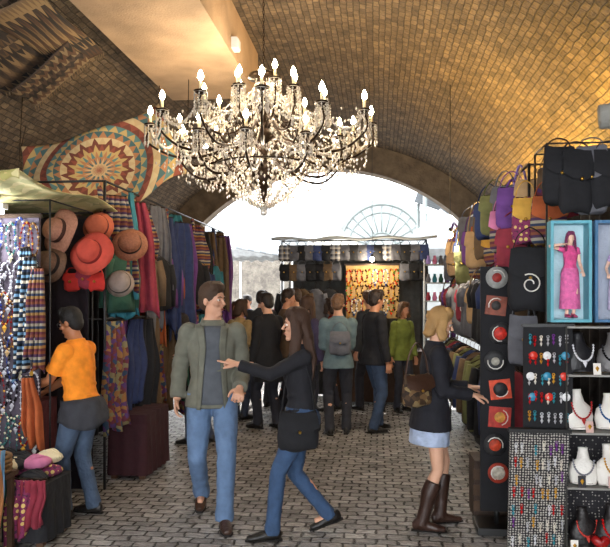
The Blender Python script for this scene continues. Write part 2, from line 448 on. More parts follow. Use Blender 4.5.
    if bn in('skirt','dress'):
        zb=bottom[2]; pts=[];rr=[]
        for i in range(9):
            z=1.03+(zb-1.03)*i/8; r=rat(max(z,.93)); e=.012+.07*(i/8)**1.3*(bottom[3] if len(bottom)>3 else 1)
            pts.append(tp(0,r[2],z)); rr.append((r[0]+e,r[1]+e+.015))
        p.tube(pts,rr,24,side=(1,0,0))
    else:
        torso(p,.88,1.03,.012)
        for sg,Hj,Kn,A,fd,ft in legs:
            p.ball(Hj,(.094,.108,.1))
            P=[];Q=[]
            prof=[(0,.098),(.25,.09),(.5,.07),(.68,.067),(.85,.061),(.94,.068),(1,.064)]
            for i in range(19):
                q=i/18; pt=(Hj+V((0,0,.04))).lerp(Kn,q*2) if q<.5 else Kn.lerp(A-V((0,0,.03)),q*2-1)
                for a_,c_ in zip(prof,prof[1:]):
                    if q<=c_[0]+1e-6: r0=a_[1]+(c_[1]-a_[1])*(q-a_[0])/(c_[0]-a_[0]); break
                P.append(pt); Q.append(r0*k*(1+.035*math.sin(i*2.7+sg)*(1 if q>.4 else .4)))
            p.tube(P,Q,16)
            p.ball(Kn,.07*k)
    bake(p,bn,bm,root,max(vox,.009),1)
    sm=M('leather_'+shoe,shoe,rough=.4,var=.15)
    for sg,Hj,Kn,A,fd,ft in legs:
        q=B(); sd=fd.cross(V((0,0,1)))
        lift=ft[2]; pit=min(1.0,lift*5)
        up=V((0,0,1)); f2=(fd*math.cos(pit)-up*math.sin(pit)); u2=(up*math.cos(pit)+fd*math.sin(pit))
        g=lambda y,z:A+f2*y+u2*z
        q.tube([g(-.07,-.035),g(-.03,-.03),g(.05,-.035),g(.13,-.048),g(.19,-.055)],[(.025,.03),(.037,.045),(.042,.04),(.046,.028),(.028,.02)],14,side=sd)
        q.tube([g(-.02,-.04),g(-.02,.02)],[.042,.04],12)
        if boots:
            q.tube([A-V((0,0,.03)),A.lerp(Kn,.3),A.lerp(Kn,boots*.7)-fd*.01,A.lerp(Kn,boots)],[.052,.054,.066,.064],16)
        q2=B(); q2.tube([g(-.078,-.07),g(-.03,-.07),g(.05,-.07),g(.14,-.07),g(.2,-.07)],[(.026,.009),(.038,.009),(.036,.008),(.046,.008),(.024,.007)],14,side=sd)
        ob=bake(q,'boot' if boots else 'shoe',sm,root,.009,2)
        q2.obj('sole',M('rubber_sole','14110f',var=0),ob)
    hs,hc=hair; hm=M('hair_'+hc,hc,rough=.5,var=.45,vs=30,bump=.8,bs=70)
    h_=B(); h_.ball(hd(0,-.02,.05),(.09,.097,.1),rot=Rh,n=18,k=12)
    h_.ball(hd(0,-.05,.0),(.078,.064,.08),rot=Rh)
    for i in range(9):
        a=-.9+i*.225
        h_.tube([hd(.05*math.sin(a),.02*math.cos(a),.145),hd(.078*math.sin(a),.068*math.cos(a)-.005,.12),hd(.086*math.sin(a),.088*math.cos(a)-.01,.082+.006*(i%2))],[.014,.017,.007],7)
    if hs in('long','bob'):
        ln=.34 if hs=='long' else .04
        dn=lambda x,y,z:hd(x,y,.0)+V((0,0,z))
        h_.tube([hd(0,-.04,.06),hd(0,-.06,-.02),dn(0,-.085,-.09),dn(0,-.1,-.09-ln*.5),dn(0,-.095,-.09-ln)],[(.07,.05),(.083,.055),(.088,.05),(.095,.045),(.06,.025)],18,side=Rh@V((1,0,0)))
        for sg in (-1,1):
            h_.tube([hd(sg*.05,.02,.1),hd(sg*.084,.012,.03),dn(sg*.09,0,-.05),dn(sg*.095,.02,-.08-ln*.5),dn(sg*.085,.03,-.08-ln*.8)],[(.03,.02),(.022,.04),(.026,.045),(.028,.04),(.014,.02)],12)
        if hs=='long':
            for j in range(9):
                x=-.08+.02*j; h_.tube([dn(x,-.1,-.1),dn(x*1.15,-.13-.01*(j%2),-.25),dn(x*1.1+.01*math.sin(j*3),-.115,-.42-.03*(j%3))],[.02,.018,.006],7)
    bake(h_,'hair',hm,root,max(vox,.008),1)
    return root

person('man in open olive jacket and jeans walking beside woman',(-1.27,5.28),194,1.82,lf=(-.08,.27,0,.1),rf=(.08,-.24,.06,-.1),lh=(-.19,.2,.97),rh=(.26,-.02,.87),hy=.95,hp=.08,
   top=('jacket','66665a',.022,.86),bottom=('jeans','5c7494'),shoe='3a2418',hair=('short','3c2818'),skin='c8967a',vox=.006,inner='50545a',eyes=True,lcurl=(.8,.85,.9,.9),rcurl=(.4,.45,.5,.5))
person('woman in black top and jeans pointing while walking',(-.54,4.93),105,1.62,True,lf=(-.08,.24,0,0),rf=(.07,-.24,.06,0),lh=(-.12,.5,1.33),rh=(.2,.02,.9),hp=.05,hy=-.1,lean=.03,
   top=('long_top','16161c',.012,.84),bottom=('jeans','344c6c'),shoe='15120f',hair=('long','3a2416'),skin='c8967a',vox=.006,eyes=True,lcurl=(.03,1.2,1.3,1.3),rcurl=(.6,.7,.7,.7))
person('woman in black jacket, denim skirt and brown boots browsing',(.39,5.2),-85,1.6,True,lf=(-.11,.08,0,.25),rf=(.09,-.1,0,-.15),lh=(-.08,.32,1.12),rh=(.1,.3,1.08),hp=.3,hy=-.1,lean=.06,
   top=('jacket','17171f',.02,.8),bottom=('skirt','a8b6d0',.68,.2),shoe='38241c',boots=.78,hair=('bob','a07c4c'),skin='d0a084',vox=.006,eyes=True)
person('stallholder in orange t-shirt sorting jewellery on the counter',(-2.28,5.2),82,1.6,lf=(-.1,.1,0,0),rf=(.1,-.06,0,0),lh=(-.1,.44,1.08),rh=(.12,.42,1.03),lean=.12,hp=.3,
   top=('t_shirt','f08c20',.02,.86),sleeve=.6,bottom=('jeans','46566c'),shoe='201c1a',hair=('short','14100e'),skin='a86c48',vox=.006,eyes=True,glasses=True,waist='33343a')
bg=[
 ('man in grey-teal jacket standing with back turned',(-.5,8.7),10,1.72,False,'5c6e72','2a2a30','6a4a30','short'),
 ('man in black jacket and jeans with back turned',(-.06,8.95),-60,1.78,False,'14141a','34445c','2a1c14','short'),
 ('man in long black coat among the crowd',(-1.42,9.0),50,1.74,False,'121216','22222a','1c120c','short'),
 ('person in brown jacket facing the stalls',(-1.3,9.85),-70,1.8,False,'54402e','24242c','2a1a10','short'),
 ('woman in dark purple jacket among the crowd',(-.97,9.25),-30,1.7,True,'38304a','20202a','3a2416','long'),
 ('woman in tan jacket with shoulder-length hair',(-1.95,9.7),-25,1.66,True,'967c52','2e3444','3a2416','bob'),
 ('person in yellow raincoat leaning over the stall',(-2.05,8.0),80,1.55,True,'c8a02c','30384c','20140e','bob'),
 ('woman in dark lime jacket facing down the passage',(.34,10.6),215,1.62,True,'6e7a34','30323c','5a3c20','bob'),
 ('man in dark grey coat by the lit stall',(-.1,10.6),40,1.8,False,'2c3036','1c1c24','4a3020','short'),
 ('man in navy jumper walking outside the arch',(-2.6,13.8),170,1.76,False,'304060','2c2c34','20140e','short'),
 ('woman in pale coat walking outside the arch',(-3.2,14.3),150,1.66,True,'b0a898','3a3a44','6a4424','long'),
 ('man in maroon jacket outside the arch',(-1.9,14.2),10,1.8,False,'6a2c2c','26262e','140e0a','short'),
 ('man in charcoal fleece walking into the crowd',(-1.85,10.9),-5,1.8,False,'34363c','20242c','24160e','short'),
 ('woman in burgundy coat walking towards the tunnel',(-2.4,11.7),185,1.64,True,'5c2030','202028','4a2c18','long'),
 ('man in beige jacket at the tunnel mouth',(-2.75,12.5),20,1.75,False,'a08c68','3a4050','2a1c14','short'),
 ('woman in red top standing in the crowd',(-.66,10.6),80,1.68,True,'8c2c24','2a2a34','2c1c12','bob'),
 ('man in dark blue anorak behind the crowd',(-1.28,10.85),20,1.83,False,'2a3850','22242a','3a2618','short'),
]
for i,(lb,lc,yw,H,fm_,tc_,bc_,hc_,hs_) in enumerate(bg):
    st=R.uniform(-.1,.18)
    person(lb,lc,yw,H,fm_,lf=(-.11,st,0,.2),rf=(.11,-st*.6,0,-.2),lh=((-.12,.26,1.16) if i%3==0 else None),rh=((.1,.28,1.2) if i%3!=1 else None),
      lean=.4 if i==6 else R.uniform(0,.1),hp=.15 if i!=6 else .3,hy=R.uniform(-.7,.7),top=('coat' if i in(2,8,13) else 'jacket',tc_,.02,.62 if i in(2,13) else .84),bottom=('trousers',bc_),
      hair=(hs_,hc_),vox=.011 if i<9 else .013,skin=['c8967a','b88060'][i%2])

# ------------------------------------------------------------------ chandelier
cx,cy,cz=-1.03,6.23,2.46; CS=.945
ch=thing('chandelier','large dark metal candle chandelier draped with crystal strands','chandelier',(cx,cy,cz)); ch.scale=(CS,)*3
bronze=M('dark_bronze','2c1e12',rough=.35,metal=.7,var=.2,bump=.1)
m,nt,b_=base('crystal'); b_.inputs['Base Color'].default_value=(.96,.9,.8,1); b_.inputs['Roughness'].default_value=.07; b_.inputs['Transmission Weight'].default_value=.5; b_.inputs['Specular IOR Level'].default_value=1; b_.inputs['Metallic'].default_value=.15
crystal=m
candle_m=M('candle_wax','f0dcae',rough=.5,var=.05)
bulb_m=M('flame_bulb',(1,.84,.55),em=60)
B().lathe([(0,1.38),(.03,1.37),(.05,1.33),(.14,1.31),(.15,1.27),(.03,1.24),(.025,1.1),(.06,1.04),(.07,.98),(.03,.92),(.028,.82),(.09,.76),(.11,.7),(.05,.62),(.03,.5),(.08,.44),(.13,.36),(.1,.28),(.04,.22),(.03,.12),(.05,.06),(.0,0.0)],20).obj('column',bronze,ch)
zv=(vault(cx)-cz)/CS
B().lathe([(0,zv+.02),(.09,zv+.01),(.09,zv-.03),(.04,zv-.07),(0,zv-.08)],20).obj('ceiling_plate',bronze,ch)
c=B()
z=1.38; i=0
while z<zv-.07:
    rt=Matrix.Rotation(pi/2*(i%2),3,'Z')
    c.tube([V((0,0,z+.022))+rt@V((.009*math.cos(a),0,.024*math.sin(a))) for a in [2*pi*j/10 for j in range(10)]],.003,5,loop=True)
    z+=.036; i+=1
c.obj('chain',bronze,ch)
def strand(p,q,sag,n,r=.012,h=.018):
    s=B(); p=V(p);q=V(q); pp=[]
    for i in range(n+1):
        t=i/n; w=p.lerp(q,t)-V((0,0,sag*4*t*(1-t))); s.octa(w,r*(.8+.4*R.random()),h); pp.append(w)
    s.tube(pp,.003,4)
    w=p.lerp(q,.5)-V((0,0,sag+.035)); s.octa(w,.014,.032)
    return s
cup=B().lathe([(0,0),(.02,.005),(.05,.02),(.062,.035),(.055,.036),(.018,.015),(.02,.05),(.0,.05)],12).mesh('candle_cup',bronze)
cand=B().tube([(0,0,.04),(0,0,.12)],.013,10).mesh('candle',candle_m)
blb=B().lathe([(0,.12),(.014,.125),(.025,.146),(.023,.168),(.011,.195),(0,.213)],10).mesh('bulb',bulb_m)
fr=B()
fr.tube([(.055*math.cos(2*pi*j/14),.055*math.sin(2*pi*j/14),.02) for j in range(14)],.003,4,loop=True)
for j in range(8):
    a=2*pi*j/8; x,y_=.055*math.cos(a),.055*math.sin(a); fr.tube([(x,y_,.02),(x,y_,-.12)],.002,4)
    for q in range(5): fr.octa((x,y_,.0-q*.028),.009,.014)
    fr.octa((x,y_,-.15),.013,.03)
fr=fr.mesh('crystal_fringe',crystal,False)
def tier(n,r,zb,zt,ph,topz):
    tips=[]
    for i in range(n):
        a=ph+2*pi*i/n; ca,sa=math.cos(a),math.sin(a)
        rr=r*(1+.04*math.sin(i*2.3)); zz=zt+.04*math.sin(i*1.7)
        pts=catm([V((q*ca,q*sa,w)) for q,w in ((.04,zb),(.22*r,zb+.07),(.5*r,zb-.06),(.8*r,zb-.08),(rr*1.02,zz-.14),(rr,zz))],5)
        arm=B().tube(pts,[.016-.007*k/len(pts) for k in range(len(pts))],7)
        arm.tube(catm([V((q*ca,q*sa,w)) for q,w in ((.5*r,zb-.06),(.6*r,zb+.04),(.52*r,zb+.09),(.47*r,zb+.03),(.52*r,zb-.0))],4),.008,6)
        ao=arm.obj('arm',bronze,ch)
        for nm,me in (('candle_cup',cup),('candle',cand),('bulb',blb),('crystal_fringe',fr)):
            put(nm,me,ao,(rr*ca,rr*sa,zz))
        tips.append(V((rr*ca,rr*sa,zz)))
    for i in range(n):
        strand(tips[i],tips[(i+1)%n],.08+.08*r,max(6,int(24*r))).obj('crystal_strand',crystal,ch,smooth=False)
        strand(tips[i],V((.06*tips[i].x/r,.06*tips[i].y/r,topz)),.2,int(20*r)+6).obj('crystal_strand',crystal,ch,smooth=False)
    return tips
t1=tier(12,1.03,.6,.82,.15,1.22)
t2=tier(9,.76,.4,.6,.5,.95)
t4=tier(7,.56,.8,1.0,.9,1.1)
t3=tier(5,.3,.95,1.14,.2,1.34)
for i in range(16):
    a=2*pi*i/16
    strand((.45*math.cos(a),.45*math.sin(a),.42),(.03*math.cos(a),.03*math.sin(a),.04),.06,12,.016,.024).obj('crystal_strand',crystal,ch,smooth=False)
B().tube([(.45*math.cos(2*pi*j/32),.45*math.sin(2*pi*j/32),.44) for j in range(32)],.01,6,loop=True).obj('ring',bronze,ch)
s=B()
for i in range(1400):
    a=R.uniform(0,2*pi); r=R.uniform(.05,1.02)**.65; z=.66-.4*(1-r)+R.uniform(-.26,.22)-.02
    s.octa((r*math.cos(a),r*math.sin(a),z),.01,.018)
s.obj('crystal_drops',crystal,ch,smooth=False,kind='stuff')
B().ball((0,0,0),.035).obj('bottom_ball',crystal,ch)

# ------------------------------------------------------------------ goods
PALN={'purple':'643a7a','crimson':'842838','bottle green':'285040','navy blue':'28345a','mustard':'c0923a','black':'131317','teal':'286a78','rust orange':'a45228','magenta':'8c3464','cream':'d4c6a2','brown':'5c4832','grey':'5c5c62','red':'b82820','olive':'66683e','sky blue':'5a90ba','pink':'c07094','tan':'a88860','lilac':'8470aa'}
NM=list(PALN)
def colm(n): return cloth('fabric_'+n.replace(' ','_'),PALN[n])
PT={
 'striped woven':PAT('ethnic_stripe','stripe',['5c2430','94703c','24304c','98907c','44284a','7c442c'],2.6,axis='Z'),
 'patchwork':PAT('patchwork','patch',['6a2c40','94683a','28405a','54346a','847a54','683424'],26),
 'dotted':PAT('mirror_dots','dots',['d0b468','7a2850','44203a'],24),
 'checked':PAT('plaid_cloth','plaid',['28303c','8a8a90','b8b4ac','3c3030'],4),
 'blue striped':PAT('blue_stripe','stripe',['20304a','d8d0c0','18202c','6890b0','101418'],3,axis='Z'),
}
def scarf(loc,w,h,yaw,mat,label,cat='scarf',name='scarf',group=None,pleats=3,pinch=.5,thick=.008):
    ph=R.uniform(0,6); sw=R.uniform(-.06,.06); jag=R.uniform(-.12,.12); pl_=pleats+R.uniform(-.8,1.2)
    def fn(u,v):
        k=pinch+(1-pinch)*min(1,v*2.5)*(1+.2*math.sin(v*5+ph)); x=(u-.5)*w*k
        return V((x+sw*v,.035*math.sin(u*pl_*2*pi+ph+v*1.5)*(.5+.5*v)+.015*math.sin(v*9+ph),-h*v-(jag*(u-.5)*2+.03*math.sin(u*11+ph))*v*v))
    b=B().grid(fn,28,14)
    o=b.obj(name,mat,None,loc,(0,0,yaw),label=label,cat=cat,group=group,thick=thick)
    B().tube([(-w*pinch*.5,0,0.006),(w*pinch*.5,0,.006)],.006,6).obj('hanging_rod',bronze,o)
    return o
def garment(loc,yaw,mat,label,w=.42,h=.62,long=True,name='jacket',group=None,cat='clothing',emblem=None):
    b=B(); n=24; ph=R.uniform(0,6)
    prof=[(-h,.5,.05),(-h*.8,.49,.05),(-h*.5,.46,.045),(-.2,.48,.045),(-.12,.5,.05),(-.04,.3,.04),(0,.15,.035)]
    vs=[]
    for z,a,d in prof:
        f=min(1,-z/h*1.5)
        for j in range(n):
            t=2*pi*j/n; q=1+.25*f*math.sin(t*5+ph)
            vs.append((w*a*math.cos(t),d*q*math.sin(t),z-.02*math.sin(t*2+ph)*f))
    fs=[(i*n+j,i*n+(j+1)%n,(i+1)*n+(j+1)%n,(i+1)*n+j) for i in range(len(prof)-1) for j in range(n)]+[tuple(range(n))[::-1],tuple(range((len(prof)-1)*n,len(prof)*n))]
    b.add(vs,fs)
    for sg in (-1,1):
        L=.5*h/.62 if long else .2
        b.tube([(sg*w*.42,0,-.08),(sg*w*.55,0,-.08-L*.4),(sg*w*.58,.02,-.08-L)],[.05,.047,.038],10)
    o=b.obj(name,mat,None,loc,(0,0,yaw),label=label,cat=cat,group=group)
    B().tube([(-w*.45,0,-.06),(0,0,.02),(w*.45,0,-.06)],.006,6).tube(catm([(0,0,.02),(0,0,.06),(.02,0,.09),(0,0,.11),(-.015,0,.1)],4),.003,5).obj('hanger',bronze,o)
    if emblem:
        B().tube([(.05*math.cos(a)*(.4+a/9),-.062,-h*.45+.05*math.sin(a)*(.4+a/9)) for a in [k*.4 for k in range(22)]],.005,5).obj('emblem',M('print_white','d8d4cc',var=0),o)
    return o
def bag(loc,yaw,mat,label,w=.26,h=.26,d=.08,st=.28,flap=True,group=None,mat2=None,emblem=False,name='shoulder_bag'):
    b=B()
    z0=-st-h; ph=R.uniform(0,6); n=24
    prof=[(0,.36,.2),(.015,.44,.35),(.1,.5,.5),(.35,.52,.52),(.6,.5,.42),(.85,.47,.28),(1,.45,.12)]
    vs=[(w*a*math.cos(2*pi*j/n),d*e*math.sin(2*pi*j/n)*(1+.2*math.sin(2*pi*j/n*4+ph+q*4)),z0+h*q+(.012*math.sin(2*pi*j/n*2+ph) if q in(0,1) else 0)) for q,a,e in prof for j in range(n)]
    fs=[(i*n+j,i*n+(j+1)%n,(i+1)*n+(j+1)%n,(i+1)*n+j) for i in range(len(prof)-1) for j in range(n)]+[tuple(range(n))[::-1],tuple(range((len(prof)-1)*n,len(prof)*n))]
    b.add(vs,fs)
    o=b.obj(name,mat,None,loc,(0,0,yaw),label=label,cat='bag',group=group)
    B().tube(catm([(-w*.42,0,z0+h*.9),(-w*.3,0,-st*.45),(-.02,0,-.005),(.02,0,-.005),(w*.3,0,-st*.45),(w*.42,0,z0+h*.9)],5),[(.012,.004)]*26,6,side=(0,1,0)).obj('strap',mat2 or mat,o)
    if flap:
        B().grid(lambda u,v:V(((u-.5)*w*(.9+.1*v),-d*.2-d*.45*math.sin(min(1,v*1.3)*pi/2)*(1-.35*(2*u-1)**2)-.008,z0+h-v*h*.5*(1-.25*(2*u-1)**2))),12,8).obj('flap',mat2 or mat,o)
        B().ball((0,-d*.66-.01,z0+h*.52),.012).obj('button',M('brass','b08a3c',rough=.3,metal=1,var=0),o)
    if emblem:
        B().tube([(.055*math.cos(a)*(.35+a/9),-d*.68-.01,z0+h*.42+.055*math.sin(a)*(.35+a/9)) for a in [k*.35 for k in range(25)]],.005,5).obj('emblem',M('print_white','d8d4cc',var=0),o)
    return o
def hat(loc,mat,label,tilt=(pi/2,0,0),r=.19,band='3a1c10'):
    b=B().lathe([(0,.115),(.05,.112),(.08,.1),(.092,.07),(.098,.01),(.12,0),(r*.85,-.008),(r,-.022),(r+.004,-.016),(r*.8,.0),(.1,.012)],28)
    b.v=[(x,y,z+.018*math.sin(3*math.atan2(y,x)+loc[0]*9)*(max(0,math.hypot(x,y)-.1)/.1)) for x,y,z in b.v]
    o=b.obj('sun_hat',mat,None,loc,tilt,label=label,cat='hat',group='hats hanging on the stall rail')
    B().lathe([(.1,.012),(.101,.04),(.097,.045)],28).obj('hat_band',cloth('band_'+band,band),o); return o
def frame(label,x0,x1,y0,y1,h,name='market_stall',shelves=(),r=.014,front=True):
    pm=M('steel_pole','3a3a3c',rough=.4,metal=.7,var=.1)
    f=thing(name,label,'market stall',(x0,y0,0))
    X=x1-x0;Y=y1-y0
    for x,y in ((0,0),(X,0),(0,Y),(X,Y)):
        if front or x>0: B().tube([(x,y,0),(x,y,h)],r,8).obj('post',pm,f)
    for p,q in (((0,0,h),(X,0,h)),((0,Y,h),(X,Y,h)),((0,0,h),(0,Y,h)),((X,0,h),(X,Y,h))): B().tube([p,q],r*.8,8).obj('rail',pm,f)
    for (sx,sz) in shelves:
        B().tube([(sx-x0,0,sz),(sx-x0,Y,sz)],.013,8).obj('rail',pm,f)
        for y in (0,Y): B().tube([(0,y,sz),(X,y,sz)],.01,6).obj('brace',pm,f)
    return f

# left stalls -----------------------------------------------------------
frame('steel pole frame of clothing stall',-3.4,-2.4,5.95,10.6,2.72,shelves=((-2.4,1.5),))
for i in range(36):
    n=R.choice(['purple','brown','bottle green','navy blue','black','brown','teal','black','rust orange','purple','black','grey','magenta','crimson'] if i<18 else ['black','brown','navy blue','grey','purple','black'])
    pn=R.choice([None,None,None,None,None,'striped woven','patchwork'])
    scarf((-2.4+R.uniform(-.1,.08),6.05+i*.128,2.7+R.uniform(-.12,0)),R.uniform(.22,.42),R.uniform(.6,1.5),R.uniform(-.5,.6)+ (pi/2 if i%3==0 else .5),PT[pn] if pn else colm(n),
       (f'{pn} cloth' if pn else f'{n} cotton scarf')+' hanging in folds from stall rail',group='scarves on the clothing stall rail')
for i in range(22):
    n=R.choice(['purple','brown','bottle green','navy blue','black','magenta','teal','brown','crimson','black','black'])
    scarf((-2.42+R.uniform(-.07,.08),6.1+i*.2,1.48),R.uniform(.3,.42),R.uniform(.8,1.35),pi/2+R.uniform(-.9,.3),colm(n) if i%7 else PT['patchwork'],f'{n} long skirt hanging below the middle rail',name='skirt',cat='clothing',group='skirts on the middle rail',pinch=.6)
for i in range(8):
    garment((-2.3+R.uniform(-.06,.04),6.2+i*.5,2.15+R.uniform(-.1,.1)),1.0+R.uniform(-.5,.5),colm(['bottle green','brown','black','purple','rust orange','black','navy blue','teal'][i]),['green','brown','black','purple','rust','black','navy','teal'][i]+' embroidered blouse on hanger over the scarves',w=.34,h=.55,name='blouse',group='blouses in front of scarves')
def curtain(x,y0,y1,z1,mat,label,along='y',z0=.02):
    L=y1-y0
    b=B().grid(lambda u,v:(V((x+.03*math.sin(u*L*22),y0+L*u,z1+(z0-z1)*v)) if along=='y' else V((y0+L*u,x+.03*math.sin(u*L*22),z1+(z0-z1)*v))),int(L*26),3)
    return b.obj('backdrop_curtain',mat,label=label,cat='curtain',thick=.006)
curtain(-3.45,5.9,10.7,2.66,cloth('dark_drape','1c1418'),'dark cloth backdrop behind the clothing stall')
curtain(-3.6,3.8,5.85,2.5,cloth('maroon_drape','3c1820'),'maroon cloth backdrop behind the jewellery stall')
frame('steel pole frame of jewellery and hat stall',-3.3,-2.45,5.02,5.8,2.42,r=.007)
curtain(5.86,-3.55,-2.5,2.38,cloth('dark_drape2','241c24'),'dark cloth screen dividing the stalls','x')
bp=B().box((0,0,0),(.78,.03,1.75)).obj('jewellery_board',cloth('dark_board','4c4450'),None,(-2.92,5.02,1.42),(0,0,0),label='dark cloth display board for bead necklaces',cat='display board',smooth=False)
B().box((0,-.02,.88),(.82,.03,.03)).obj('board_trim',bronze,bp,smooth=False)
for sx in (-.37,.37): B().tube([(sx,0,-.87),(sx,.0,-1.42)],.015,8).obj('leg',bronze,bp)
def necklace_proto(colA,colB,w,h,name='necklace',group='necklaces on the jewellery board',label='',nb=26,r=.009):
    b=B(); pp=[]
    for k in range(nb):
        t=2*pi*k/nb; p=(w*math.sin(t),0,-h*(1-math.cos(t))/2); b.octa(p,r,r,0 if k%3 else 1); pp.append(p)
    b.tube(pp,.0025,4,loop=True)
    o=b.obj(name,[M('bead_'+colA,colA,rough=.25,var=0),M('bead_'+colB,colB,rough=.25,var=0)],None,(0,0,-50),label=label,cat='necklace',group=group,smooth=False)
    B().octa((0,-.004,-h-.03),.02,.032).obj('pendant',M('bead_'+colB,colB,rough=.25,var=0),o,smooth=False)
    return o
protos=[]
for a,b2,n in (('e8e4dc','a0a0a8','white'),('b8b8c0','e0e0e0','silver'),('2a3c80','c0c8d8','blue'),('7a1c20','d0a040','red'),('1c1c20','b0b0b8','black'),('3c6a6a','d8d0b0','turquoise'),('6a4424','c8a878','brown')):
    for h in (.24,.36): protos.append(necklace_proto(a,b2,.04 if h<.3 else .05,h,label=f'{n} bead necklace with pendant on display board',r=.0115))
def spread(protos,pos):
    used=set()
    for p in pos:
        q=R.choice(protos)
        if q.name not in used: used.add(q.name); q.location=p[0]; q.rotation_euler=p[1]
        else: dup(q,p[0],p[1])
    for q in protos:
        if q.name not in used:
            for k in list(q.children): bpy.data.objects.remove(k)
            bpy.data.objects.remove(q)
pos=[]
for r_ in range(6):
    for k in range(13):
        pos.append(((-3.26+k*.058+R.uniform(-.01,.01),4.985-.004*(k%2),2.27-r_*.29+R.uniform(-.04,.04)),(0,R.uniform(-.06,.06),0)))
spread(protos,pos)
for i,(pn,zz) in enumerate((('blue striped',2.05),('blue striped',1.98),('striped woven',1.9))):
    scarf((-2.6+i*.055,4.93-.02*i,zz),.13,.9-.1*i,.2,PT[pn],f'{pn} beaded scarf hanging at the stall corner',group='scarves at the stall corner',pinch=.6)
scarf((-2.56,4.9,1.1),.13,.5,.2,colm('rust orange'),'rust orange fringed sash hanging at the stall corner',group='scarves at the stall corner')
def table(name,label,x0,x1,y0,y1,h,mat,top='5a3c24'):
    t=thing(name,label,'table',(x0,y0,0)); X=x1-x0;Y=y1-y0
    B().box((X/2,Y/2,h-.015),(X,Y,.03)).obj('table_top',M('wood_'+top,top,var=.3,vs=14,rough=.5),t,smooth=False)
    for x in (.04,X-.04):
        for y in (.04,Y-.04): B().box((x,y,(h-.03)/2),(.05,.05,h-.03)).obj('leg',M('wood_'+top,top),t,smooth=False)
    per=[];n=90
    for k in range(n):
        s_=k/n*2*(X+Y)
        if s_<X: p=(s_,0,0,-1)
        elif s_<X+Y: p=(X,s_-X,1,0)
        elif s_<2*X+Y: p=(2*X+Y-s_,Y,0,1)
        else: p=(0,2*X+2*Y-s_,-1,0)
        per.append(p)
    b=B()
    def fn(u,v):
        p=per[int(round(u*n))%n]; o=.012+v*(.02+.012*math.sin(u*n*1.1))
        return V((p[0]+p[2]*o,p[1]+p[3]*o,h+.004-v*(h-.04)))
    b.grid(fn,n,4); b.add([(-.012,-.012,h+.004),(X+.012,-.012,h+.004),(X+.012,Y+.012,h+.004),(-.012,Y+.012,h+.004)],[(0,1,2,3)])
    b.obj('tablecloth',mat,t); return t
table('table','maroon cloth covered counter of the jewellery stall',-3.35,-2.75,5.1,5.75,.84,cloth('maroon_cloth','4c1a24'))
table('table','low table covered in black cloth piled with clothes',-2.78,-2.24,4.5,4.9,.42,cloth('black_cloth','1a1a1e'))
table('table','dark maroon cloth covered box under the clothing',-2.5,-2.15,6.3,7.0,.6,cloth('wine_cloth','341018'))
for i in range(14):
    n=['black','cream','black','bottle green','black','pink','grey','black','red','black','black','cream','navy blue','black'][i]
    px=-2.68+.17*(i%3)+R.uniform(-.03,.03); py=4.56+.09*((i//3)%4); pz=.46+(.08 if i%2 else 0)
    b=B(); b.ball((0,0,0),(.1+R.uniform(-.01,.02),.08,.045),n=16,k=8)
    for v in range(3): b.tube(catm([(-.1,-.02+.02*v,.0),(0,-.03+.03*v,.045),(.1,-.01+.02*v,0)],5),[.012]*11,6)
    o=b.obj('knitted_scarf',colm(n) if i%4 else PT['dotted'],None,(px,py,pz),(0,0,R.uniform(0,3)),label=f'{n} crumpled knitted scarf on the low table',cat='scarf',group='knitwear heap on low table')
    B().tube([(0,.09,-.01),(0,.11,-.03)],[.01,.018],6).obj('tassel',colm(n),o)
for i in range(5):
    n=['black','cream','bottle green','black','crimson'][i]
    scarf((-2.72+.11*i,4.46-.01*(i%2),.47),.19,.34+.07*(i%2),0,colm(n) if i!=3 else PT['dotted'],f'{n} fringed shawl draped over the low table edge',name='shawl',group='shawls on low table edge',pinch=.9,thick=.012)
scarf((-2.45,4.2,.72),.22,.68,.1,PAT('corner_textile','stripe',['3a5a78','c8b898','1c2838','8c5a30','5c84a0','201814'],2.4,axis='X'),'blue and brown striped woven rug hanging from basket',name='woven_rug',cat='rug',pinch=.95,thick=.02)
b=B()
for k in range(4): b.tube([(.17*math.cos(2*pi*j/24),.13*math.sin(2*pi*j/24),.02+k*.028) for j in range(24)],.016,6,loop=True)
b.lathe([(0,0),(.16,0)],20)
o=b.obj('basket',M('wicker','7a5830',var=.4,vs=40),None,(-2.55,4.3,.55),label='round wicker basket on a wooden stool',cat='basket')
o=B().box((0,0,.53),(.34,.26,.03)).obj('stool',M('wood_stool','4c3420'),None,(-2.55,4.3,0),label='small wooden stool under the basket',cat='stool',smooth=False)
for sx in (-.13,.13):
    for sy in (-.1,.1): B().box((sx,sy,.258),(.035,.035,.515)).obj('leg',M('wood_stool','4c3420'),o,smooth=False)
straw=M('straw_tan','a4705a',var=.2,vs=60,bump=.5,bs=120); 
hat((-2.54,5.36,2.22),straw,'tan straw sun hat with dark band on rail',(1.35,.1,-.5),.185)
hat((-2.3,5.42,2.05),cloth('felt_red','b84434'),'red felt sun hat hanging on rail',(1.3,0,-.1),.18,'7a1c18')
hat((-2.17,5.95,2.16),M('straw_brown','8a5438',var=.2,vs=60),'brown straw hat hanging on rail',(1.25,0,.3),.15,'2a140c')
hat((-2.4,5.8,2.3),cloth('felt_orange','b0583a'),'orange felt hat hanging behind others',(1.4,0,.1),.13,'601c10')
hat((-2.58,5.3,1.95),M('straw_dark','6a4c38',var=.2,vs=60),'dark brown woven hat on the stall corner',(1.3,0,-.3),.14,'1c100a')
hat((-2.28,6.0,1.82),cloth('felt_grey','9a8a80'),'grey felt hat hanging low',(1.3,0,.2),.12,'3a3630')
for i,(px,pz,n) in enumerate(((-2.54,1.94,'red'),(-2.43,1.96,'crimson'),(-2.33,1.94,'red'))):
    bag((px,5.6,pz),0,colm(n),f'small round {n} beaded pouch hanging on stall',w=.14,h=.14,d=.06,st=.05,group='small pouches on the hat stall')
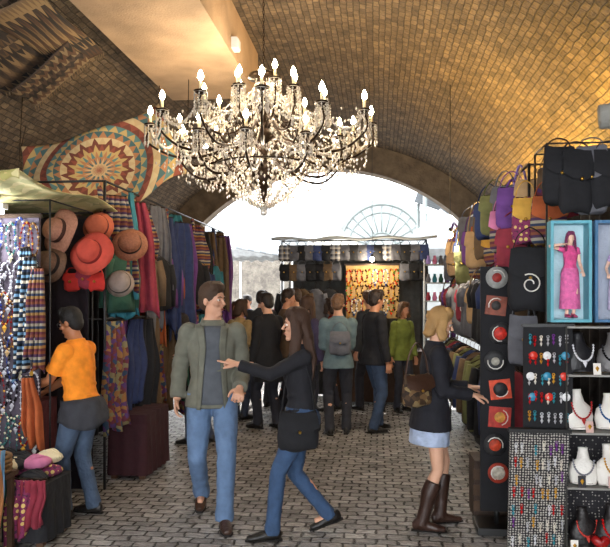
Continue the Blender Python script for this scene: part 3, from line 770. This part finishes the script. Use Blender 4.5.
aw=B().grid(lambda u,v:V((-3.5+1.2*u,4.3+1.7*v,2.47-.06*math.sin(u*pi)-.04*math.sin(v*pi*2)+.05*(1-v)+.012*math.sin(u*30))),30,14)
aw=aw.obj('awning',PAT('awning_cloth','patch',['c0b47c','b4b078','ccc08c','a4a06c'],14),label='yellow green patterned cotton awning over the jewellery stall',cat='awning',thick=.006)
b=B()
b.grid(lambda a,v:V((-3.5+1.2*a,4.29,2.52-.06*math.sin(a*pi)-.07*v*(1-.3*abs(math.sin(a*12*pi))))),60,3)
b.obj('fringe',PAT('awning_edge','patch',['c8b478','a8a060','ccc08c'],20),aw,thick=.004)
l=thing('strip_lamp','white strip lamp under the awning','lamp',(-2.95,4.75,2.3))
B().box((0,0,.04),(.6,.07,.04)).obj('housing',M('white_metal','c8c8c8',var=0),l,smooth=False)
B().tube([(-.28,0,0),(.28,0,0)],.018,10).obj('tube',M('fluor_tube',(.9,.95,1),em=14),l)
for sx in (-.25,.25): B().tube([(sx,0,.05),(sx,0,.13)],.004,5).obj('cord',bronze,l)
# batik canopy
A_,B_,C_,D_=V((-3.6,6.75,3.22)),V((-2.35,7.3,3.78)),V((-1.98,7.1,2.98)),V((-3.4,6.3,2.6))
BC=V((-2.78,6.86,3.05))
def bf(u,v):
    p=A_.lerp(B_,u); q=D_.lerp(C_,u); w=p.lerp(q,v); w.z-=.22*math.sin(pi*u)*(.4+.6*v)+.045*math.sin(5*pi*u+3*v)*v; w.y+=.07*math.sin(9*u+4*v); return w-BC
me=B().grid(bf,40,20).mesh('batik_canopy',PAT('batik','mandala',['7c4030','a8905c','3c5a5c','b09870','643428','4c7070','9c6c48','b8a47c'],15.0))
setuv(me,40,lambda u,v:((u-.5)*1.45,(v-.5)*.85),20)
bt=put('batik_canopy',me,None,BC,label='colourful batik cloth with circular medallion slung from vault',cat='cloth',thick=.008)
for q in (A_,B_,C_,D_):
    B().tube([q-BC,V((q.x,q.y+.1,vault(q.x)))-BC],.004,5).obj('cord',bronze,bt)
# rugs under the vault
rp=[PAT('rug_a','kilim',['54402e','2e2622','7c664a','3c3028','64503c','241e1c'],9),PAT('rug_b','kilim',['6a543c','342a24','846c4c','4a3426','201c1a'],7),PAT('rug_c','kilim',['44342a','7c6a50','241e1a','543c2c'],6)]
for i,(a0,a1,y0,y1,off,sk) in enumerate(((-3.4,-2.85,5.0,6.1,.05,.1),(-2.98,-2.62,5.0,6.3,.1,.15),(-3.3,-2.72,6.0,6.45,.16,-.1))):
    def fn(u,v,a0=a0,a1=a1,y0=y0,y1=y1,off=off,sk=sk):
        x=a0+(a1-a0)*u; y=y0+(y1-y0)*v+sk*u
        return V((x,y,vault(x)-off-.03*math.sin(pi*u)-.012*math.sin(v*8+u*5)))
    c0=fn(.5,.5)
    me=B().grid(lambda u,v:fn(u,v)-c0,24,24).mesh('woven_rug',rp[i]); setuv(me,24,lambda u,v:(u,v),24)
    o=put('woven_rug',me,None,c0,label='dark brown patterned woven rug pinned under the vault',cat='rug',group='rugs slung under vault',thick=.015)
    f=B(); f.tube([fn(k/23,1)-c0 for k in range(24)],.007,5)
    for k in range(24):
        p=fn(k/23,1)-c0; f.tube([p,p+V((0,.03,-.05))],[.005,.002],5)
    f.obj('fringe',M('rug_fringe','7c664a'),o)

# right stalls ------------------------------------------------------------
frame('steel pole frame of bag stall',1.05,1.85,5.05,10.4,2.62,shelves=((1.05,1.98),(1.05,1.22)),r=.01)
curtain(1.92,4.9,10.5,2.6,cloth('black_drape','141216'),'black cloth backdrop behind the bag stall')
gn='shoulder bags on the upper stall rail'
seq=['purple','mustard','tan','crimson','brown','lilac','navy blue','rust orange','olive','pink','grey','mustard']
for i in range(28):
    n=seq[(i*5)%12]; pn=[None,'striped woven',None,'patchwork',None,'dotted'][i%6]
    bag((.98+.09*(i%2)+R.uniform(-.03,.03),5.25+i*.18,2.66+R.uniform(-.14,.06)),-.7+R.uniform(-.5,.4),PT[pn] if pn else colm(n),(f'{pn} {n}' if pn else f'plain {n}')+' cotton shoulder bag hanging on rail',
        w=R.uniform(.2,.32),h=R.uniform(.26,.44),st=R.uniform(.1,.3),d=R.uniform(.05,.08),group=gn,mat2=colm(n))
for i,(xx,yy,zz,n,pn) in enumerate(((1.06,5.12,2.64,'tan',None),(1.2,5.0,2.7,'brown','patchwork'),(.96,5.2,2.6,'purple',None),(1.16,4.95,2.5,'rust orange','striped woven'),(1.3,5.1,2.72,'crimson',None),(1.02,5.02,2.5,'mustard','dotted'),(1.42,5.0,2.7,'navy blue',None),(.93,5.3,2.45,'pink','striped woven'),(.95,5.15,2.3,'crimson',None),(1.1,5.2,2.35,'purple','patchwork'))):
    bag((xx,yy,zz),-.35+R.uniform(-.4,.3),PT[pn] if pn else colm(n),f'large {n} cotton shoulder bag at stall corner',w=R.uniform(.18,.26),h=R.uniform(.26,.36),st=.12,d=.06,group='large bags at stall corner',mat2=colm(n))
for i in range(15):
    if i%3==2: bag((1.0,5.5+i*.33,1.99),-.8,colm(R.choice(['black','tan','brown','crimson'])),'canvas satchel hanging on middle rail',w=.3,h=.36,st=.2,d=.08,group='goods on middle rail',emblem=(i%2==0))
    else: garment((1.02,5.5+i*.33,1.88),-.8+R.uniform(-.3,.2),colm(R.choice(['black','black','navy blue','grey','crimson','purple','brown'])),'dark printed t-shirt on hanger in the bag stall',w=.4,h=.6,long=False,name='t_shirt',group='goods on middle rail',emblem=i%2)
for i in range(15):
    garment((1.04,5.5+i*.33,1.12),-.7+R.uniform(-.3,.3),colm(R.choice(['black','brown','black','navy blue','olive','crimson'])),'dark jacket on hanger on the low rail',w=.38,h=.7,name='jacket',group='jackets on low rail')
bag((1.02,4.88,2.16),-.15,colm('black'),'large black shoulder bag with white swirl emblem',w=.28,h=.42,st=.14,d=.11,emblem=True)
bag((1.0,5.0,1.66),-.15,colm('grey'),'dark grey canvas bag hanging under the black bag',w=.2,h=.34,st=.1,d=.08)
# record column stand
st=thing('display_stand','tall black stand holding painted record discs','display stand',(.85,5.16,0))
B().box((0,.0,1.03),(.24,.03,1.76)).obj('panel',colm('black'),st,smooth=False)
B().box((0,.04,.03),(.3,.3,.05)).obj('base',M('black_metal','151515',rough=.4,var=0),st,smooth=False)
B().tube([(0,.03,.05),(0,.03,.2)],.02,8).obj('post',M('black_metal','151515'),st)
RX=Matrix.Rotation(pi/2,3,'X')
cols=['8c8c88','7c3c28','848480','1c1c1e','c84420','a82c20','403c38','98301c']
for i,cc in enumerate(cols):
    z=1.83-i*.2; sc=R.uniform(.74,.92)
    b=B().lathe([(0,.004),(.03,.006),(.088*sc,.006),(.09*sc,0),(.088*sc,-.004),(0,-.004)],32,rot=RX)
    sq=i in (1,4,5)
    if sq: b=B().box((0,0,0),(.17*sc,.01,.16*sc))
    o=b.obj('painted_record',M('disc_'+cc,cc if sq or i in(0,7) else '202022',rough=.6,var=.3,vs=25),None,(.85+R.uniform(-.02,.02),5.135,z),(0,R.uniform(-.12,.12),0),label=('red square record sleeve' if sq else 'round painted record disc')+' on black stand',cat='record',group='painted records on the stand',smooth=not sq)
    lr_=R.uniform(.028,.05)
    lc_=['8c2018','2c2826','c02818','a09c90','1c1c1e','c89040','c04020','b8b0a0'][i]
    B().lathe([(0,.009),(lr_,.009),(lr_+.002,.005)],24,rot=RX).obj('record_label',M('lab_'+lc_,lc_,rough=.6,var=.4,vs=40),o)
    B().tube([(.062*sc*math.cos(a),-.009,.062*sc*math.sin(a)) for a in [k*.5+i for k in range(5+i%4)]],.004,5).obj('motif',M('print_white','d8d4cc',var=0),o)
# jewellery stand facing the passage
f=frame('black metal frame of the jewellery stand',1.08,1.95,4.66,5.0,2.68,name='jewellery_stall',r=.007)
hb=B().box((0,0,0),(.36,.03,.78)).obj('earring_board',PAT('dotted_board','dots',['a8a49c','201e22','161418'],60),None,(1.0,4.55,.46),(.12,0,0),label='black and white dotted cloth board with earrings',cat='display board',smooth=False)
B().box((0,-.005,.4),(.38,.04,.025)).obj('board_trim',M('black_metal','151515'),hb,smooth=False)
bb=B().box((0,0,0),(.3,.02,.64)).obj('earring_board',colm('black'),None,(1.06,4.55,1.18),label='black velvet board with round earrings',cat='display board',smooth=False)
B().box((0,-.005,.33),(.32,.03,.02)).obj('board_trim',M('black_metal','151515'),bb,smooth=False)
bb=B().box((0,0,0),(.62,.02,.74)).obj('earring_board',PAT('dotted_board2','dots',['a8a49c','2a282c','201e22'],50),None,(1.5,4.8,.46),label='dotted cloth backing board behind shelves',cat='display board',smooth=False)
B().box((0,-.005,.38),(.64,.03,.02)).obj('board_trim',M('black_metal','151515'),bb,smooth=False)
ep=[]
for c1,n in (('e8e8ec','silver'),('c82024','red'),('f0e8d8','pearl white'),('3c9aaa','turquoise'),('d8a038','gold'),('7a3c90','violet'),('c8c8cc','steel')):
    b=B().tube([(.008*math.cos(a),0,.008*math.sin(a)) for a in [2*pi*k/8 for k in range(8)]],.0025,4,loop=True)
    b.tube([(0,0,-.006),(0,0,-.05)],.002,4).octa((0,0,-.02),.011,.013).octa((0,0,-.045),.009,.016)
    ep.append(b.obj('earring',M('ear_'+c1,c1,rough=.25,metal=.3,var=0),None,(0,0,-50),label=f'{n} drop earring pinned on cloth board',cat='earring',group='earrings on the display boards',smooth=False))
pos=[]
for r_ in range(7):
    for k in range(8):
        if R.random()<.15: continue
        z=.38*2-r_*.1-.02+R.uniform(-.018,.018); dz=z-.46; pos.append(((.855+k*.041+R.uniform(-.01,.01),4.55-.022-dz*.12*1.0+.0,z+.03),(0,0,R.uniform(-.3,.3))))
for r_ in range(5):
    for k in range(7): pos.append(((.945+k*.038+R.uniform(-.006,.006),4.532,1.44-r_*.12+R.uniform(-.012,.012)),(0,0,R.uniform(-.3,.3))))
spread(ep,pos)
for r_ in range(3):
    for k in range(3):
        o=B().lathe([(0,.006),(.02,.006),(.026,0)],16,rot=RX).obj('brooch',M('br%d'%((r_+k)%3),['c83020','d8d8d8','2c80a0'][(r_+k)%3],rough=.3,var=0),None,(.96+k*.1+R.uniform(-.01,.01),4.535,1.32-r_*.13),label='round enamel brooch pinned on velvet board',cat='brooch',group='brooches on velvet board')
sh=thing('display_shelf','tiered white display shelf with necklace busts','shelf',(1.45,4.62,0))
for z in (.1,.5,.84,1.2,1.5): B().box((0,0,z),(.56,.26,.012)).obj('shelf_board',M('grey_shelf','8c8a84',rough=.4,var=.05),sh,smooth=False)
for sx in (-.28,.28): B().box((sx,0.02,.76),(.008,.24,1.5)).obj('side_panel',M('dark_board2','34332f'),sh,smooth=False)
def bust(loc,label,colr,nc,yaw=0,sc=1,tilt=-.12):
    b=B().tube([(0,0,0),(0,0,.02),(0,0,.08),(0,0,.14),(0,0,.17),(0,.01,.23),(0,.01,.25)],[(.085,.04),(.09,.045),(.1,.05),(.085,.045),(.045,.035),(.032,.03),(.034,.03)],20,side=(1,0,0))
    o=b.obj('necklace_bust',M('bust_'+colr,colr,rough=.45,var=.05),None,loc,(tilt,0,yaw),label=label,cat='display bust',group='necklace busts on shelves'); o.scale=(sc,)*3
    B().lathe([(0,0),(.07,0),(.07,.012),(0,.014)],16).obj('base',M('bust_'+colr,colr),o)
    n=B(); pp=[]
    for k in range(19):
        a=pi*(k/18); p=(.068*math.cos(a),-.05-.008*math.sin(a),.165-.1*math.sin(a)); n.octa(p,.009,.009); pp.append(p)
    n.tube(pp,.003,4)
    n2=n.obj('necklace',M('bead_'+nc,nc,rough=.2,var=0),None,loc,(tilt,0,yaw),label='bead necklace draped on a neck bust',cat='necklace',group='necklaces on busts',smooth=False); n2.scale=(sc,)*3
    B().octa((0,-.062,.05),.016,.024).obj('pendant',M('bead_'+nc,nc),n2,smooth=False)
bust((1.27,4.58,1.215),'black velvet neck bust with silver necklace','1a1a1e','d8d8dc',.25)
bust((1.47,4.58,1.215),'grey neck bust with dark beads','6a6868','1c1c20',-.2)
bust((1.26,4.58,.855),'white neck bust with red beads','dcd8d0','a83030',.3)
bust((1.45,4.6,.855),'white neck bust with blue beads','dcd8d0','2c5a90',-.1,.9)
bust((1.28,4.56,.515),'white neck bust with silver beads','e0dcd4','909098',-.2,.9)
bust((1.45,4.56,.515),'white neck bust with gold beads','e0dcd4','c89030',.3,1.0)
bust((1.46,4.55,.115),'black neck bust wearing chunky red beads','201c1c','c01818',0,1.1)
bust((1.3,4.6,.115),'black neck bust wearing red and silver beads','201c1c','c8443c',.2,.95)
b=B()
hp_=[(.055*(16*math.sin(t)**3)/16,0,.055*(13*math.cos(t)-5*math.cos(2*t)-2*math.cos(3*t)-math.cos(4*t))/16) for t in [2*pi*k/40 for k in range(40)]]
vs=[V(p)*k_+V((0,y_,0)) for y_,k_ in ((.03,1),(-.02,1),(-.035,.8)) for p in hp_]+[V((0,-.042,0))]
fs=[(i,(i+1)%40,40+(i+1)%40,40+i) for i in range(40)]+[(40+i,40+(i+1)%40,80+(i+1)%40,80+i) for i in range(40)]+[(80+i,80+(i+1)%40,120) for i in range(40)]+[tuple(range(40))[::-1]]
b.add(vs,fs); b.obj('heart_box',M('red_lacquer','981818',rough=.25,var=.1),None,(1.37,4.52,.165),label='glossy red heart shaped box on shelf',cat='box')
for k in range(12):
    z=[.155,.555,.895,1.255][k%4]; x=1.21+.045*k
    o=B().box((0,0,0),(.045,.006,.07)).obj('jewellery_card',M('card_%d'%(k%3),['e4e0d8','2a282c','c8a8a0'][k%3],var=0),None,(x,4.498,z-.012),(-.15,0,0),label='small jewellery card propped on shelf edge',cat='card',group='jewellery cards on the shelves',smooth=False)
    B().octa((0,-.008,0),.012,.018).obj('pendant',M('ear_d8a038','d8a038'),o,smooth=False)
def case(x0,x1,z0,z1,y,colr,back,label):
    t=thing('display_case',label,'display case',((x0+x1)/2,y,z0)); W=x1-x0;Hh=z1-z0; fmr=M('case_'+colr,colr,rough=.4,var=.1)
    b=B()
    b.box((-W/2+.009,0,Hh/2),(.018,.14,Hh)).box((W/2-.009,0,Hh/2),(.018,.14,Hh)).box((0,0,.009),(W-.034,.14,.018)).box((0,0,Hh-.009),(W-.034,.14,.018))
    b.obj('case_frame',fmr,t,smooth=False)
    B().box((0,.06,Hh/2),(W-.03,.01,Hh-.03)).obj('back_panel',M('caseb_'+back,back,rough=.5,var=.1),t,smooth=False)
    return t
case(1.08,1.33,1.53,2.17,4.62,'58a4b4','b8d8e0','pale teal display case holding a fairy doll')
case(1.35,1.62,1.53,2.17,4.62,'3a6c94','a8b0c0','blue wooden display case holding a doll')
person('slender doll in long pink dress standing in case',(1.21,4.6,1.557),185,.54,True,lf=(-.06,.02,0,0),rf=(.06,-.02,0,0),lh=(-.2,.16,.95),rh=(.22,.2,1.5),top=('bodice','d8508c',.004,.98),sleeve=.3,bottom=('dress',cloth('pink_satin','d868a0'),.18,.5),shoe='c04878',hair=('long','8a3460'),skin='e8c0a8',vox=.012,name='doll',cat='doll')
person('slender doll in white and lilac dress in case',(1.5,4.6,1.557),170,.48,True,lf=(-.06,.02,0,0),rf=(.06,-.02,0,0),lh=(-.2,.16,1.1),rh=(.22,.12,1.0),top=('bodice','b8a0d0',.004,.98),sleeve=.3,bottom=('dress',cloth('lilac_satin','d0c0e0'),.18,.5),shoe='8060a0',hair=('long','8a6a40'),skin='e8c0a8',vox=.012,name='doll',cat='doll')
for i in range(6):
    bag((1.14+i*.1,4.6-.03*(i%2),2.7-.03*(i%2)),.05+R.uniform(-.4,.4),colm(['black','black','grey','black','lilac','black'][i]),['black','black','dark grey','black','lilac','black'][i]+' backpack hanging above the jewellery stand',w=.2+.03*(i%2),h=.36+.03*(i%3),st=.06,d=.1,name='backpack',group='backpacks above jewellery stand')
b=B().tube([(1.36,4.5,2.8),(2.0,4.4,2.87)],.075,18)
for k in range(3): 
    p=V((1.36,4.5,2.8)).lerp(V((2.0,4.4,2.87)),.1+.35*k); b.tube([p-V((.012,0,0)),p+V((.012,0,0))],.08,18)
b.obj('rolled_awning',M('grey_canvas','8a8a84',var=.15),label='rolled grey canvas awning on stall top',cat='awning')
table('table','low black cloth covered bench of the bag stall',1.15,1.75,5.3,9.8,.38,cloth('black_cloth','1a1a1e'))
o=B().box((0,0,.22),(.3,.34,.44)).obj('crate',M('wood_crate','3a2a20',var=.3),None,(.88,5.62,0),label='dark wooden crate beside the record stand',cat='crate',smooth=False)
for z in (.1,.22,.34): B().box((0,-.175,z),(.32,.012,.08)).obj('slat',M('wood_slat','4a3626'),o,smooth=False)
bag((.27,5.02,1.36),.55,PAT('bag_leaf','patch',['44301c','6a5030','2a1c12','7c6844'],30),'dark brown patterned handbag on woman\'s shoulder',w=.24,h=.22,st=.22,d=.1,mat2=M('leather_brown','3c2416',rough=.5),name='handbag')
bag((-.55,4.78,1.3),.25,cloth('soft_black','141418'),'large black slouchy cloth bag on woman\'s shoulder',w=.28,h=.26,st=.4,d=.12,name='handbag')
bag((-.47,8.55,1.4),.1,colm('grey'),'dark grey shoulder bag on man\'s back',w=.26,h=.28,st=.12,d=.1,name='handbag')

# far stall inside the arch ------------------------------------------------
frame('white pole frame of bag and shirt stall',-1.55,.75,11.2,12.2,2.62)
B().grid(lambda u,v:V((-1.7+2.6*u,11.0+1.3*v,2.66+.1*v+.02*math.sin(u*20))),20,4).obj('stall_canopy',M('canvas_grey','a8acac',var=.05),label='pale grey canvas canopy on the far stall',cat='awning',thick=.04)
for i in range(17):
    bag((-1.5+i*.137,11.15,2.62),R.uniform(-.3,.3),[PT['checked'],colm('grey'),colm('black'),colm('grey'),colm('navy blue'),colm('black')][i%6],['grey checked','plain grey','black','grey','navy blue','black'][i%6]+' canvas satchel on far stall rail',w=.2,h=.24,st=.08,d=.08,group='satchels on the far stall rail')
for i in range(17):
    if -.55<-1.5+i*.137<.35: continue
    bag((-1.5+i*.137,11.2,2.3),R.uniform(-.3,.3),colm(['black','brown','grey','black'][i%4]),['black','brown','grey','black'][i%4]+' canvas bag on the lower rail of far stall',w=.18,h=.26,st=.06,d=.08,group='bags on far stall lower rail')
for i in range(4):
    garment((-1.45+i*.22,11.25,1.85),R.uniform(-.5,.5),colm(['black','brown','grey','black'][i]),['black','brown','grey','black'][i]+' jacket on the lower rail of shirt stall',w=.34,h=.6,name='jacket',group='jackets on the shirt stall')
bo=B().box((0,0,0),(.85,.03,.85)).obj('jewellery_board',cloth('gold_cloth','a88858'),None,(-.1,11.35,1.8),label='gold lit board hung with bead necklaces',cat='display board',smooth=False)
B().box((0,-.02,.44),(.9,.04,.03)).obj('board_trim',bronze,bo,smooth=False)
pr=[necklace_proto(a,b2,.04,h,label=f'{n} bead necklace on the gold board',group='necklaces on gold board',nb=16,r=.018) for a,b2,n,h in (('a01c1c','d09030','red',.22),('d0a040','7a1c1c','amber',.26),('301810','c0a060','brown',.2),('5c7a30','d04020','green',.2),('e8e0d0','2c4c80','white',.22))]
spread(pr,[((-.48+k*.085,11.325,2.16-r_*.24),(0,0,0)) for r_ in range(3) for k in range(10)])
table('table','cloth covered counter of the far stall',-.7,.7,11.25,12.1,.85,cloth('brown_cloth','3c2a20'))
curtain(12.25,-1.5,.75,2.5,cloth('grey_drape','4a4c4c'),'grey cloth backdrop of the shirt stall','x')
rk=thing('display_rack','white wire rack stacked with sunglasses and trinkets','display rack',(.95,10.9,0))
for k in range(8): B().box((0,0,.25+k*.28),(.5,.25,.015)).obj('shelf_board',M('rack_board','8c8a84'),rk,smooth=False)
for sx in (-.25,.25): B().tube([(sx,0,0),(sx,0,2.3)],.012,6).obj('post',M('white_metal','c8c8c8'),rk)
for k in range(8):
    for j in range(5):
        n=R.choice(NM); o=B().lathe([(0,0),(.03,0),(.038,.05),(.02,.1),(.022,.13),(0,.13)],10).obj('trinket_pot',colm(n),None,(.76+j*.095,10.88,.26+k*.28),label=f'small {n} painted pot on wire rack',cat='pot',group='pots on wire rack')
for i in range(8):
    c1=['c01c1c','e0b030','c01c1c','d06020','e0c050','9c1c4c','e0b030','c01c1c'][i]
    b=B(); b.tube([(0,0,0),(0,0,-1.12)],.004,4)
    for k in range(28): b.octa((0,0,-.04*k),.018,.021)
    o=b.obj('bead_string',M('bd_'+c1,c1,rough=.3,var=0),None,(1.04,8.7+i*.2,2.62),label='long string of bright beads hanging at stall',cat='bead string',group='bead strings by bag stall',smooth=False)
    B().octa((0,0,-1.16),.03,.05).obj('tassel',M('bd_'+c1,c1),o,smooth=False)

# outside -------------------------------------------------------------------
def tent(x,y,w,d,h,label,colr='e8eaec',ap=.9):
    t=thing('market_tent',label,'tent',(x,y,0)); pm=M('white_metal','c8c8c8')
    for sx in (-w/2,w/2):
        for sy in (-d/2,d/2): B().tube([(sx,sy,0),(sx,sy,h)],.03,8).obj('post',pm,t)
    a=V((0,0,h+ap)); c4=[V((-w/2,-d/2,h)),V((w/2,-d/2,h)),V((w/2,d/2,h)),V((-w/2,d/2,h))]
    B().add(c4+[a],[(0,1,4),(1,2,4),(2,3,4),(3,0,4)]).obj('canopy',M('canvas_'+colr,colr,var=.05),t,smooth=False)
    b=B()
    for i in range(4):
        p,q=c4[i],c4[(i+1)%4]; b.grid(lambda u,v,p=p,q=q:p.lerp(q,u)-V((0,0,.22*v*(1-.3*abs(math.sin(u*8*pi))))),24,2)
    b.obj('valance',M('canvas_v'+colr,colr),t); return t
tent(-3.4,17.6,2.2,2.0,2.9,'white canvas market tent outside the arch','a0a2a2')
tent(-6.4,18,2.6,2.4,3.0,'pale canvas market tent outside the arch','8c8e8e')
tent(-3.2,21.0,2.4,2.2,3.4,'pale grey canvas market tent in the yard','8a8e90',1.2)
tent(-1.0,16.9,1.7,1.6,2.75,'cream canvas market tent behind the far stall','a09c90',.7)
tent(1.3,15.0,1.9,1.6,2.7,'grey canvas market tent outside the arch','888c8e')
sa=thing('sloping_awning','pale striped sloping shop awning beyond the arch','awning',(-3.2,14.9,0))
B().grid(lambda u,v:V((-1.5+2.7*u,1.2*v,3.1+.75*v-.5*u+.02*math.sin(v*30))),12,20).obj('canvas',PAT('awning_stripe','stripe',['a4a8aa','868c90'],1.2,axis='X',dist=0),sa,thick=.02)
for x,z in ((-1.45,3.08),(1.15,2.62)): B().tube([(x,0,0),(x,0,z)],.03,8).obj('post',M('white_metal','c8c8c8'),sa)
gr=thing('glazed_roof','grey building gable with iron framed arched window','building',(.1,22,0)); gm=M('green_iron','707876',rough=.4,var=.1)
for r in (1.3,1.05,.45):
    B().tube([(r*math.cos(a),-.05,3.3+r*1.05*math.sin(a)) for a in [pi*k/30 for k in range(31)]],.045 if r>1.2 else .026,8).obj('arch_rib',gm,gr)
for k in range(1,12):
    a=pi*k/12; B().tube([(.45*math.cos(a),-.05,3.3+.47*math.sin(a)),(1.3*math.cos(a),-.05,3.3+1.36*math.sin(a))],.018,6).obj('glazing_bar',gm,gr)
B().tube([(-1.3,-.05,3.3),(1.3,-.05,3.3)],.05,8).obj('beam',gm,gr)
m,nt,bb_=base('dusty_glass'); bb_.inputs['Base Color'].default_value=(.3,.33,.33,1); bb_.inputs['Roughness'].default_value=.4
B().add([(0,-.02,3.3)]+[(1.28*math.cos(pi*k/30),-.02,3.3+1.34*math.sin(pi*k/30)) for k in range(31)],[(0,k+1,k+2) for k in range(30)]).obj('glass_pane',m,gr,smooth=False)
gb=B(); P=[(-1.75,0,0),(3.2,0,0),(3.2,0,4.0),(1.75,0,4.2),(0,0,4.95),(-1.75,0,4.0)]
gb.add(P+[(x,1.5,z) for x,y,z in P],[(0,1,2,3,4,5),(11,10,9,8,7,6)]+[(i,i+6,(i+1)%6+6,(i+1)%6) for i in range(6)]).obj('gable_wall',M('gable_wall','868886',var=.2,vs=2),gr,smooth=False)
lr=thing('lean_to_roof','grey corrugated lean-to roof over the yard stalls','roof',(2.9,18.3,0))
B().grid(lambda u,v:V((-1.9+3.5*u,-1.5+3*v,4.45-1.3*u+.03*math.sin(v*60))),8,60).obj('roof_sheet',M('roof_grey','666c72',rough=.5,var=.1),lr,thick=.04)
for sx,zz in ((-1.8,4.35),(1.5,3.1)):
    for sy in (-1.4,1.4): B().tube([(sx,sy,0),(sx,sy,zz)],.05,8).obj('post',gm,lr)
B().box((0,27,2.0),(24,.4,4.0)).obj('wall_far',brickmat('far_brick','8c857e','7c756e','706c66',1,1,uv=False),kind='structure',smooth=False)

# ------------------------------------------------------------------ lamps
def lamp(name,typ,loc,e,col,rot=(0,0,0),size=.1,spot=None):
    d=bpy.data.lights.new(name,typ); d.energy=e; d.color=col
    if typ=='SUN': d.angle=.05
    elif typ=='AREA': d.size=size
    else: d.shadow_soft_size=size
    if spot: d.spot_size=spot; d.spot_blend=.8
    o=bpy.data.objects.new(name,d); COL.objects.link(o); o.location=loc; o.rotation_euler=rot; return o
lamp('sun','SUN',(0,20,20),8,(1,.97,.92),(math.radians(-38),0,math.radians(-8)))
lamp('chandelier_light','POINT',(cx,cy,3.5),60,(1,.78,.54),size=.35)
lamp('chandelier_light_low','POINT',(cx,cy,2.9),85,(1,.84,.64),size=.3)
fx=M('flood_glass',(1,.62,.16),em=22)
for i,(xx,yy,e) in enumerate(((1.85,5.9,130),(1.05,7.6,110),(1.85,7.3,110),(1.85,8.8,110),(1.85,10.2,100))):
    t=thing('floodlight','small black floodlight on the stall rail pointing up','lamp',(xx,yy,2.625),group='floodlights along the stall top')
    B().box((0,0,.03),(.12,.12,.05)).obj('housing',M('black_metal','151515'),t,smooth=False)
    B().ball((0,0,.06),(.04,.04,.025)).obj('lens',fx,t)
    lamp('floodlight_lamp','SPOT',(xx,yy,2.78),e,(1,.6,.12),(0,pi-math.radians(28 if xx<1.5 else -12),0),.05,math.radians(165))
def bulb(loc,e,top,label='bare hanging bulb lighting the stall'):
    t=thing('hanging_bulb',label,'lamp',loc,group='bare bulbs over the stalls')
    B().ball((0,0,0),(.035,.035,.042)).obj('bulb',M('stall_bulb',(1,.88,.65),em=30),t)
    B().tube([(0,0,.035),(0,0,.08)],.018,8).obj('socket',M('black_metal','151515'),t)
    B().tube([(0,0,.08),(0,0,top-loc[2])],.004,5).obj('cord',M('black_metal','151515'),t)
    lamp('bulb_lamp','POINT',(loc[0],loc[1],loc[2]-.09),e,(1,.84,.62),size=.05)
bulb((.82,8.2,2.42),50,vault(.82))
bulb((-.1,10.9,2.3),26,vault(-.1))
lamp('strip_light','POINT',(-2.95,4.7,2.18),34,(.95,.97,1),size=.12)

# ------------------------------------------------------------------ world
w=bpy.data.worlds.new('World'); scene.world=w; w.use_nodes=True
bgN=w.node_tree.nodes['Background']; bgN.inputs[0].default_value=(.93,.96,1,1); bgN.inputs[1].default_value=6.4
scene.view_settings.view_transform='Standard'
scene.view_settings.exposure=.3
